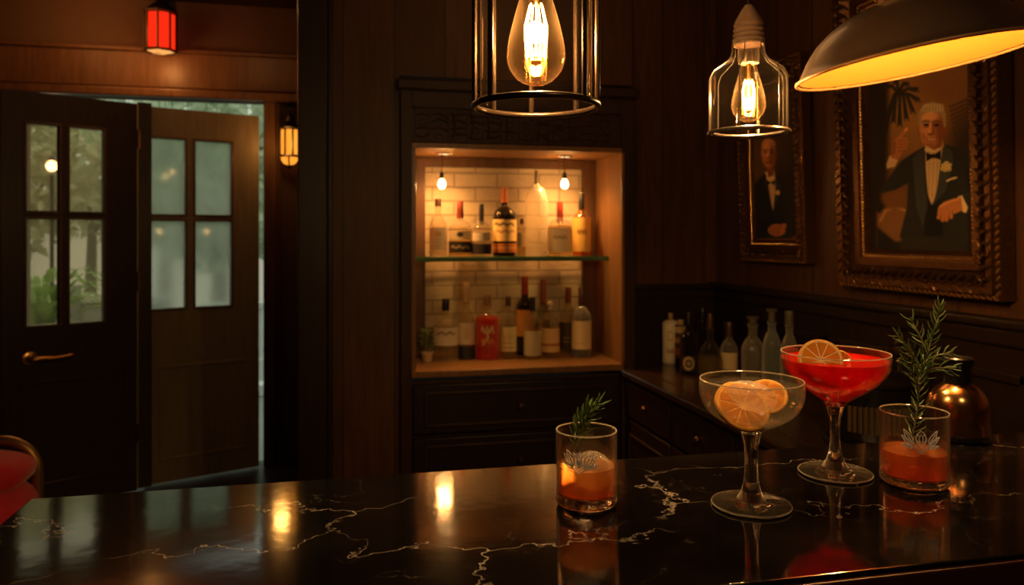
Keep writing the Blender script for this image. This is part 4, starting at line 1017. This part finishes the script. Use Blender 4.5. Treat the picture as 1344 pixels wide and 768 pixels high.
rocks('rocks glass of coppery cocktail with tall rosemary sprig, at far right', G2, .0385, .0870, .0405, .011, D_COP, 'rose', .0075, .0590, .0215, None)
G3, d3 = on_bar(986, 664)
coupe('coupe glass of clear drink with citrus slices and ice, front centre right', G3, [(.0560,.1400),(.0566,.132),(.0555,.120),(.0500,.108),(.0400,.0985),(.0270,.0910),(.0150,.0850),(.0092,.0780)],
      [(.0076,.066),(.0070,.052),(.0074,.036),(.0088,.024),(.0112,.015),(.0155,.0080)], .0432, .1325, D_CLR)
G4, d4 = on_bar(1096, 622)
coupe('coupe glass of bright red cocktail with orange slice on the rim', G4, [(.0650,.1530),(.0648,.144),(.0622,.132),(.0545,.120),(.0420,.109),(.0275,.0995),(.0155,.0910),(.0098,.0830)],
      [(.0066,.070),(.0057,.055),(.0060,.040),(.0076,.028),(.0104,.018),(.0155,.0090)], .0442, .1440, D_RED)

# garnish -------------------------------------------------------------
def citrus(name, label, loc, R_, r, th, cols, half=False):
    t = thing(name, label, 'citrus slice', loc, R_.to_euler())
    rind, pith, flesh = cols; n = 48
    a0, a1 = (0, PI) if half else (0, 2*PI)
    mr = plain(name+'_rind', rind, .4, bump=.3, bscale=400); mp = plain(name+'_pith', pith, .5)
    tf = NT(name+'_flesh'); nz = tf.n('TexNoise', Vector=tf.obj(), Scale=320., Detail=3.)
    cf = tf.mix(nz.outputs[0], tuple(c*.8 for c in flesh), tuple(min(1, c*1.15) for c in flesh))
    pb = tf.n('BsdfPrincipled', Base__Color=cf, Roughness=.45); pb.inputs['Specular IOR Level'].default_value = .12; tl = tf.n('BsdfTranslucent', Color=cf); mx = tf.n('MixShader', Fac=.55); tf.set(mx.inputs[1], pb); tf.set(mx.inputs[2], tl); mf = tf.surf(mx)
    Rx = Matrix.Rotation(PI/2, 4, 'X')
    obj('rind', MB().lathe([(r*.93,-th/2),(r,-th*.4),(r*1.005,0),(r,th*.4),(r*.93,th/2)], n, M=Rx, a0=a0, a1=a1, closed=True), mr, t)
    obj('pith', MB().lathe([(0,-th*.46),(r*.935,-th*.48),(r*.935,th*.48),(0,th*.46)], n, M=Rx, a0=a0, a1=a1), mp, t)
    mb = MB(); ns = 5 if half else 10
    for k in range(ns):
        b0 = a0+(a1-a0)*(k+.035)/ns; b1 = a0+(a1-a0)*(k+.965)/ns; bm_ = (b0+b1)/2
        poly = [(r*.10*math.cos(bm_), r*.10*math.sin(bm_))]+[(r*.86*math.cos(b0+(b1-b0)*q/7), r*.86*math.sin(b0+(b1-b0)*q/7)) for q in range(8)]
        mb.prism(poly, -th*.54, th*.54, bev=th*.08)
    obj('flesh', mb, mf, t)
    return t
def face_cam(yaw=0, tilt=0, roll=0):
    return (Matrix.Rotation(-YAW+yaw,3,'Z') @ Matrix.Rotation(tilt,3,'X') @ Matrix.Rotation(roll,3,'Y'))
ORG = ((.95,.40,.03),(.95,.66,.25),(1,.44,.03)); LEM = ((.85,.36,.02),(.85,.44,.07),(.86,.42,.055))
ux, uy = Vector((CS,-SN,0)), Vector((SN,CS,0))
citrus('orange_slice', 'orange slice standing against the rim in the red cocktail', G4+ux*(-.029)+uy*(-.026)+Vector((0,0,.1475)), face_cam(-.25,-.45,.12), .0260, .0045, ORG)
citrus('orange_wedge', 'small orange wedge peeking above the red cocktail behind the slice', G4+ux*(.006)+uy*(.0)+Vector((0,0,.1385)), face_cam(.3,-.3,.2), .0165, .010, ORG, True)
citrus('citrus_slice', 'large citrus slice leaning left inside the clear coupe', G3+ux*(-.014)+uy*(-.012)+Vector((0,0,.1130)), face_cam(.22,-.75,-.3), .0305, .0045, LEM)
citrus('citrus_slice', 'citrus slice behind the ice at right inside the clear coupe', G3+ux*(.019)+uy*(.008)+Vector((0,0,.1190)), face_cam(-.4,-.85,.5), .0235, .0045, LEM)
t = NT('cloudy_ice'); nz = t.n('TexNoise', Vector=t.obj(), Scale=45., Detail=5.)
tr = t.n('BsdfTransparent', Color=(1,.98,.95)); tl = t.n('BsdfTranslucent', Color=(.95,.88,.78)); df = t.n('BsdfDiffuse', Color=(.9,.82,.70)); gl_ = t.n('BsdfAnisotropic', Color=(1,1,1), Roughness=.08)
ma = t.n('MixShader', Fac=.5); t.set(ma.inputs[1], tl); t.set(ma.inputs[2], df)
mb_ = t.n('MixShader', Fac=t.math('ADD', t.math('MULTIPLY', nz.outputs[0], .35), .10)); t.set(mb_.inputs[1], tr); t.set(mb_.inputs[2], ma)
lw = t.n('LayerWeight', Blend=.5); mc = t.n('MixShader', Fac=t.math('ADD', t.math('MULTIPLY', t.math('POWER', lw.outputs['Facing'], 3.), .35), .04)); t.set(mc.inputs[1], mb_); t.set(mc.inputs[2], gl_)
ICE = t.surf(mc)
def ice(name, label, loc, rad, e, rot):
    mb = MB().ell((0,0,0), rad, 32, e1=e, e2=e); rn = random.Random(hash(name) % 97)
    for v_ in mb.bm.verts: v_.co *= 1+.025*math.sin(v_.co.x*260+1)+.025*math.cos(v_.co.z*310)
    o = obj(name, mb, ICE, loc=loc, rot=rot); tag(o, label, 'ice'); return o
ice('ice_ball', 'large round ice ball in the amber rocks cocktail', G1+ux*.0065+Vector((0,0,.0365)), (.0235,.0235,.0205), .9, (0,.2,.3))
ice('ice_lump', 'rounded frosty ice lump between the citrus slices in the clear coupe', G3+ux*(.000)+uy*(-.004)+Vector((0,0,.1215)), (.027,.020,.0165), .75, (.1,.25,.2))
ice('ice_cube', 'smaller ice cube floating inside the red cocktail', G4+ux*(.018)+uy*.008+Vector((0,0,.131)), (.016,.015,.014), .5, (.3,.3,.5))
# lemon peel curve in amber glass is left to the ice; rosemary sprigs
ROS = leafmat('rosemary_needles', (.07,.14,.03), (.22,.31,.09)); RSTEM = plain('rosemary_stem', (.20,.17,.07), .7)
def sprig(label, stems, nl, dens, seed):
    rn = random.Random(seed); base = stems[0][0]; t = thing('rosemary_sprig', label, 'herb sprig', base)
    st, nd = MB(), MB()
    for pts, skip, sc_ in ((s[0] if False else s, 0, 1) for s in ()): pass
    for si, s in enumerate(stems):
        pts = [Vector(p)-Vector(base) for p in (s[0] if isinstance(s[0], list) else s)]
        sm = []
        for i in range(len(pts)-1):
            p0, p1, p2, p3 = pts[max(i-1,0)], pts[i], pts[i+1], pts[min(i+2,len(pts)-1)]
            for k in range(6):
                q = k/6; sm.append(.5*((2*p1)+(-p0+p2)*q+(2*p0-5*p1+4*p2-p3)*q*q+(-p0+3*p1-3*p2+p3)*q**3))
        sm.append(pts[-1])
        Ls = sum((sm[i+1]-sm[i]).length for i in range(len(sm)-1))
        st.tube(sm, [.0013*(1-.55*i/len(sm)) for i in range(len(sm))], 6)
        n = int(Ls*dens); ang = rn.random()*6
        for k in range(n):
            f = (k+.5)/n; f = (.22 if si == 0 else .12) + f*(.78 if si == 0 else .88); i = min(int(f*(len(sm)-1)), len(sm)-2); fr = f*(len(sm)-1)-i
            c = sm[i].lerp(sm[i+1], fr); T = (sm[i+1]-sm[i]).normalized(); o = T.orthogonal().normalized(); b = T.cross(o)
            ang += 2.4+rn.uniform(-.3,.3); out = o*math.cos(ang)+b*math.sin(ang)
            l = nl*rn.uniform(.6,1.1)*(1-.2*f); up = .65+.9*f
            e = c+(out*.9+T*up).normalized()*l; m_ = c.lerp(e,.5)+out*l*.10
            nd.tube([c, c.lerp(m_,.5), m_, m_.lerp(e,.6)+out*l*.02, e], [.0005,.0011,.00125,.0009,.0001], 5, flat=.6, cap=False)
    obj('stem', st, RSTEM, t); obj('needles', nd, ROS, t)
    return t
def pq(x, y, d): return P(x, y, d)
sprig('short rosemary sprig leaning in the amber rocks glass', [[pq(752,600,d1+.004), pq(756,580,d1+.006), pq(762,556,d1+.006), pq(773,532,d1+.004)], [pq(757,577,d1+.006), pq(768,552,d1-.002), pq(786,530,d1-.012)]], .022, 760, 3)
sprig('tall branching rosemary sprig standing in the coppery rocks glass', [[pq(1183,628,d2-.004), pq(1193,590,d2+.006), pq(1203,545,d2+.014), pq(1207,500,d2+.016), pq(1220,455,d2+.014), pq(1234,402,d2+.012)],
      [pq(1208,485,d2+.016), pq(1196,462,d2+.010), pq(1178,440,d2+.0)], [pq(1208,480,d2+.016), pq(1226,468,d2+.02), pq(1250,462,d2+.024)], [pq(1206,500,d2+.016), pq(1224,484,d2+.008), pq(1250,484,d2+.0)], [pq(1216,462,d2+.014), pq(1208,443,d2+.02), pq(1196,420,d2+.026)], [pq(1206,510,d2+.016), pq(1198,490,d2+.006), pq(1188,474,d2-.004)]], .022, 380, 9)

# copper shaker flask
G5, d5 = on_bar(1257, 577)
G5 = P(1257, 577, 1.135); G5.z = BZ+.0003
COP = plain('polished_copper', (.50,.25,.085), .2, 1., bump=.05)
fl = thing('copper_shaker', 'round copper cocktail shaker with black neck behind the tall rosemary glass', 'shaker', G5)
obj('body', MB().lathe([(0,.008),(.0415,.008),(.0425,.012),(.0425,.040),(.0415,.052),(.0380,.063),(.0310,.072),(.0230,.078),(.0185,.081),(.0180,.084),(0,.084)], 56), COP, fl)
obj('base_ring', MB().lathe([(0,0),(.040,0),(.0435,.002),(.0435,.009),(.041,.010),(0,.010)], 48), BLACK, fl)
obj('neck', MB().lathe([(.0195,.080),(.0185,.084),(.0180,.104),(.0205,.108),(.0215,.112),(.0215,.118),(.019,.120),(0,.120)], 40), BLACK, fl)

# ---------------------------------------------------------------- pendant lamps
FIL = emit('glowing_filament', (1,.58,.22), 130.)
BULB = thin_glass('amber_bulb_glass', (1,.86,.58), .05, .8, 2.0, .02, (1,.60,.24), 0., .012)
SOCK = plain('worn_bronze_socket', (.24,.13,.06), .4, .7, bump=.2)
def bulb(t, zt, R, H, nf, fr):
    """teardrop filament bulb hanging down from zt"""
    pr = [(0,-H),(R*.30,-H+R*.05),(R*.62,-H+R*.22),(R*.87,-H+R*.52),(R*.985,-H+R*.85),(R,-H+R*1.05),(R*.96,-H+R*1.45),(R*.84,-H+R*2.0),(R*.68,-H+R*2.6),(R*.52,-H+R*3.15),(R*.42,-.004),(R*.40,0)]
    pts = [Vector((a,b,0)) for a,b in pr]; sm = []
    for i in range(len(pts)-1):
        p0, p1, p2, p3 = pts[max(i-1,0)], pts[i], pts[i+1], pts[min(i+2,len(pts)-1)]
        for k in range(3): s = k/3; q = .5*((2*p1)+(-p0+p2)*s+(2*p0-5*p1+4*p2-p3)*s*s+(-p0+3*p1-3*p2+p3)*s**3); sm.append((max(q.x,0),q.y))
    sm[0] = (0, -H); sm.append(pr[-1])
    bg_ = obj('bulb_glass', MB().lathe(sm, 40, M=Matrix.Translation((0,0,zt))), BULB, t)
    f = MB(); a_, b_ = zt-H*.30, zt-H*.76
    for k in range(nf):
        a = 2*PI*k/nf; x0, y0 = R*fr*math.cos(a), R*fr*math.sin(a)
        f.tube([(x0*.6,y0*.6,a_),(x0*1.05,y0*1.05,(a_*.6+b_*.4)),(x0,y0,(a_*.35+b_*.65)),(x0*.9,y0*.9,b_)], [.0007,.0013,.0015,.0008], 8)
    obj('filament', f, FIL, bg_)
    s = MB().lathe([(0,zt-.002),(R*.14,zt-.004),(R*.10,a_+.006),(R*.05,a_)], 14); 
    for k in range(4):
        a = PI/4+PI*k/2; s.tube([(R*.08*math.cos(a),R*.08*math.sin(a),a_),(R*fr*.8*math.cos(a),R*fr*.8*math.sin(a),a_-.004)], .0006, 5)
    s.tube([(0,0,a_),(0,0,b_-.004)], .0009, 6); s.ell((0,0,b_-.005), (R*.2,R*.2,.004), 10)
    obj('filament_support', s, BRASS, bg_)
    return (a_+b_)/2
# cage lantern
q = P(703.5, 139, .96)
A = thing('cage_pendant', 'black wire cage pendant lamp with large glowing filament bulb, top centre', 'pendant lamp', q)
R = .0775; Hc = .215; cg = MB()
ringp = lambda r, z, n=64: [(r*math.cos(k*2*PI/n), r*math.sin(k*2*PI/n), z) for k in range(n)]
cg.tube(ringp(R,0), .0042, 10, closed=True).tube(ringp(R,Hc), .0042, 10, closed=True)
yaw0 = -YAW
for deg in (0, 45, 93, 135, 180, 224, 316):
    a = math.radians(deg)+yaw0; x, y = R*math.cos(a), R*math.sin(a)
    cg.tube([(x,y,0),(x,y,Hc)], .0034, 8)
    cg.tube([(x,y,Hc),(x*.75,y*.75,Hc+.03),(x*.3,y*.3,Hc+.05)], .0034, 8)
obj('cage', cg, plain('bronze_black_wire', (.05,.03,.017), .3, .8), A)
obj('glass_cylinder', MB().lathe([(R-.007,.006),(R-.007,Hc-.004)], 56), thin_glass('cage_glass', (.88,.86,.84), .02, .4, 3.5, .06, (1,.75,.5), 0., .006), A)
obj('socket', MB().lathe([(0,.168),(.0155,.168),(.0165,.172),(.0165,.20),(.020,.205),(.020,.235),(.026,.245),(.026,.262),(.014,.275),(.006,.285),(0,.285)], 32), SOCK, A)
obj('cord', MB().tube([(0,0,.28),(0,0,ZC-q.z)], .0032, 8), BLACK, A)
zc = bulb(A, .172, .0368, .147, 7, .36)
lamp('cage_pendant_light', (0,0,zc), PW['cage'], (1,.66,.34), .014, A)
# jar pendant
q = P(982.5, 174, 1.27)
B = thing('jar_pendant', 'clear glass jar pendant lamp with filament bulb and beige ribbed cap', 'pendant lamp', q)
R = .0625; jar = [(R,.004),(R*1.0,.086),(R*.985,.094),(R*.90,.104),(R*.70,.113),(R*.52,.121),(R*.43,.132),(R*.41,.150)]
obj('glass_jar', MB().lathe(jar, 56), thin_glass('jar_glass', (.90,.90,.88), .03, .36, 3.4, .02, (1,.80,.58), 0., .012), B)
cg = MB().tube(ringp(R*1.03,0), .0032, 8, closed=True).tube(ringp(R*.93,.002), .0022, 8, closed=True)
for deg in (0, 12, 60, 125, 168, 180, 240, 300):
    a = math.radians(deg)+yaw0; cg.tube([(r_*1.02*math.cos(a), r_*1.02*math.sin(a), z_) for r_, z_ in jar], .0008, 6)
obj('wire_frame', cg, plain('silvery_wire', (.16,.12,.09), .28, .85), B)
obj('ribbed_cap', MB().lathe([(0,.145),(.0240,.145),(.0250,.148)]+[(.0248+(.0016 if k % 2 else -.0012)-(.0003*k), .150+.0042*k) for k in range(8)]+[(.0215,.186),(.016,.196),(.011,.205),(.006,.212),(0,.212)], 36), plain('beige_cap', (.15,.085,.045), .6, bump=.4, bscale=80), B)
obj('inner_collar', MB().lathe([(0,.115),(.0165,.115),(.0175,.122),(.0175,.146),(0,.146)], 28), thin_glass('smoky_collar', (.5,.42,.34), .08, .5, 2., .2, (1,.8,.6)), B)
cd = MB()
for k in range(46): cd.ell((0,0,.214+.0105*k), (.0036,.0020,.0062) if k % 2 else (.0020,.0036,.0062), 8)
cd.tube([(0,0,.69),(0,0,ZC-q.z)], .003, 6)
obj('chain', cd, IRON, B)
zc = bulb(B, .117, .0275, .100, 6, .36)
lamp('jar_pendant_light', (0,0,zc), PW['jar'], (1,.66,.34), .011, B)
# dome pendant
q = P(1199.5, 83, 1.17)
D = thing('dome_pendant', 'dark metal dome pendant lamp with glowing amber inside, tilted at top right', 'pendant lamp', q, Euler((math.radians(DOME_T[1]), math.radians(DOME_T[0]), -YAW)))
R = .1695
outer = [(R,0),(R*1.012,.0015),(R*1.008,.004),(R*.985,.006),(R*.95,.016),(R*.885,.034),(R*.79,.053),(R*.66,.070),(R*.52,.083),(R*.38,.091),(R*.27,.095),(R*.215,.099)]
obj('dome_shade', MB().lathe(outer, 96), plain('dark_bronze_enamel', (.050,.028,.016), .38, .3, bump=.1, coat=.2), D)
obj('rim_bead', MB().tube(ringp(R*1.008,.001,96), .0026, 8, closed=True), plain('warm_rim', (.35,.17,.06), .35, .5), D)
inner = [(r_-.0025, z_-.0025) for r_, z_ in outer[4:]]
obj('enamel_lining', MB().lathe([(R-.004,.003)]+inner+[(0,.094)], 96), plain('amber_enamel', (.30,.074,.003), .6, vary=.04), D)
nk = [(R*.22,.097),(.036,.104),(.040,.108),(.036,.112),(.036,.118),(.040,.122),(.036,.126),(.036,.134),(.030,.146),(.016,.156),(.006,.162),(0,.162)]
obj('neck', MB().lathe(nk, 40), SOCK, D)
obj('bulb', MB().ell((0,0,.066), (.022,.022,.022), 20).lathe([(.010,.083),(.012,.094),(0,.094)], 16), emit('dome_bulb_glow', (1,.60,.2), 12.), D)
up = D.rotation_euler.to_matrix().inverted() @ Vector((0,0,1))
obj('cord', MB().tube([(0,0,.158), tuple(Vector((0,0,.158))+up*(ZC-q.z-.16))], .0034, 8), BLACK, D)
lamp('dome_pendant_light', (0,0,.036), PW['dome'], (1,.55,.17), .02, D)

# ---------------------------------------------------------------- world, camera, look
w = bpy.data.worlds.new('dusk_sky'); bpy.context.scene.world = w; w.use_nodes = True
nt = w.node_tree; nt.nodes.clear(); o_ = nt.nodes.new('ShaderNodeOutputWorld'); b_ = nt.nodes.new('ShaderNodeBackground')
tc = nt.nodes.new('ShaderNodeTexCoord'); sp_ = nt.nodes.new('ShaderNodeSeparateXYZ'); rp_ = nt.nodes.new('ShaderNodeValToRGB')
nt.links.new(tc.outputs['Generated'], sp_.inputs[0]); nt.links.new(sp_.outputs[2], rp_.inputs[0])
rp_.color_ramp.elements[0].position = 0.; rp_.color_ramp.elements[0].color = (.23,.225,.165,1); rp_.color_ramp.elements[1].position = .35; rp_.color_ramp.elements[1].color = (.54,.60,.50,1)
nt.links.new(rp_.outputs[0], b_.inputs[0]); b_.inputs[1].default_value = SKY; nt.links.new(b_.outputs[0], o_.inputs[0])
lamp('wall_wash_fill', (-1.35, 4.25, 2.56), PW['wash'], (1,.40,.10), .25)  # unseen light added to warm the wall above the doorway
lamp('alcove_fill', (-.55, 3.75, 2.58), PW['alc'], (1,.46,.15), .12)  # unseen fill added to light the casing and door leaves
lamp('room_fill', (.80, 2.25, 2.5), PW['room'], (1,.48,.16), .25)  # unseen fill light for walls and drawers, no fixture
lamp('front_fill', (.50, .10, 2.0), PW['front'], (1,.62,.32), .10)  # unseen fill added to brighten the glasses and garnish
cam = bpy.data.cameras.new('camera'); co = bpy.data.objects.new('camera', cam); C.objects.link(co)
co.location = (0,0,EYE); co.rotation_euler = (PI/2,0,-YAW)
cam.sensor_width = 36; cam.lens = 36*F/1344; cam.shift_y = -74/1344; cam.clip_start = .02
cam.dof.use_dof = True; cam.dof.focus_distance = .93; cam.dof.aperture_fstop = 6.5
sc = bpy.context.scene; sc.camera = co
sc.view_settings.view_transform = 'Standard'; sc.view_settings.look = 'None'; sc.view_settings.exposure = EXPO; sc.view_settings.gamma = 1
cy = sc.cycles; cy.max_bounces = 14; cy.transparent_max_bounces = 40; cy.transmission_bounces = 10; cy.glossy_bounces = 5; cy.diffuse_bounces = 3
cy.sample_clamp_indirect = 4; cy.caustics_reflective = False; cy.caustics_refractive = False; cy.blur_glossy = .5
cy.use_denoising = True
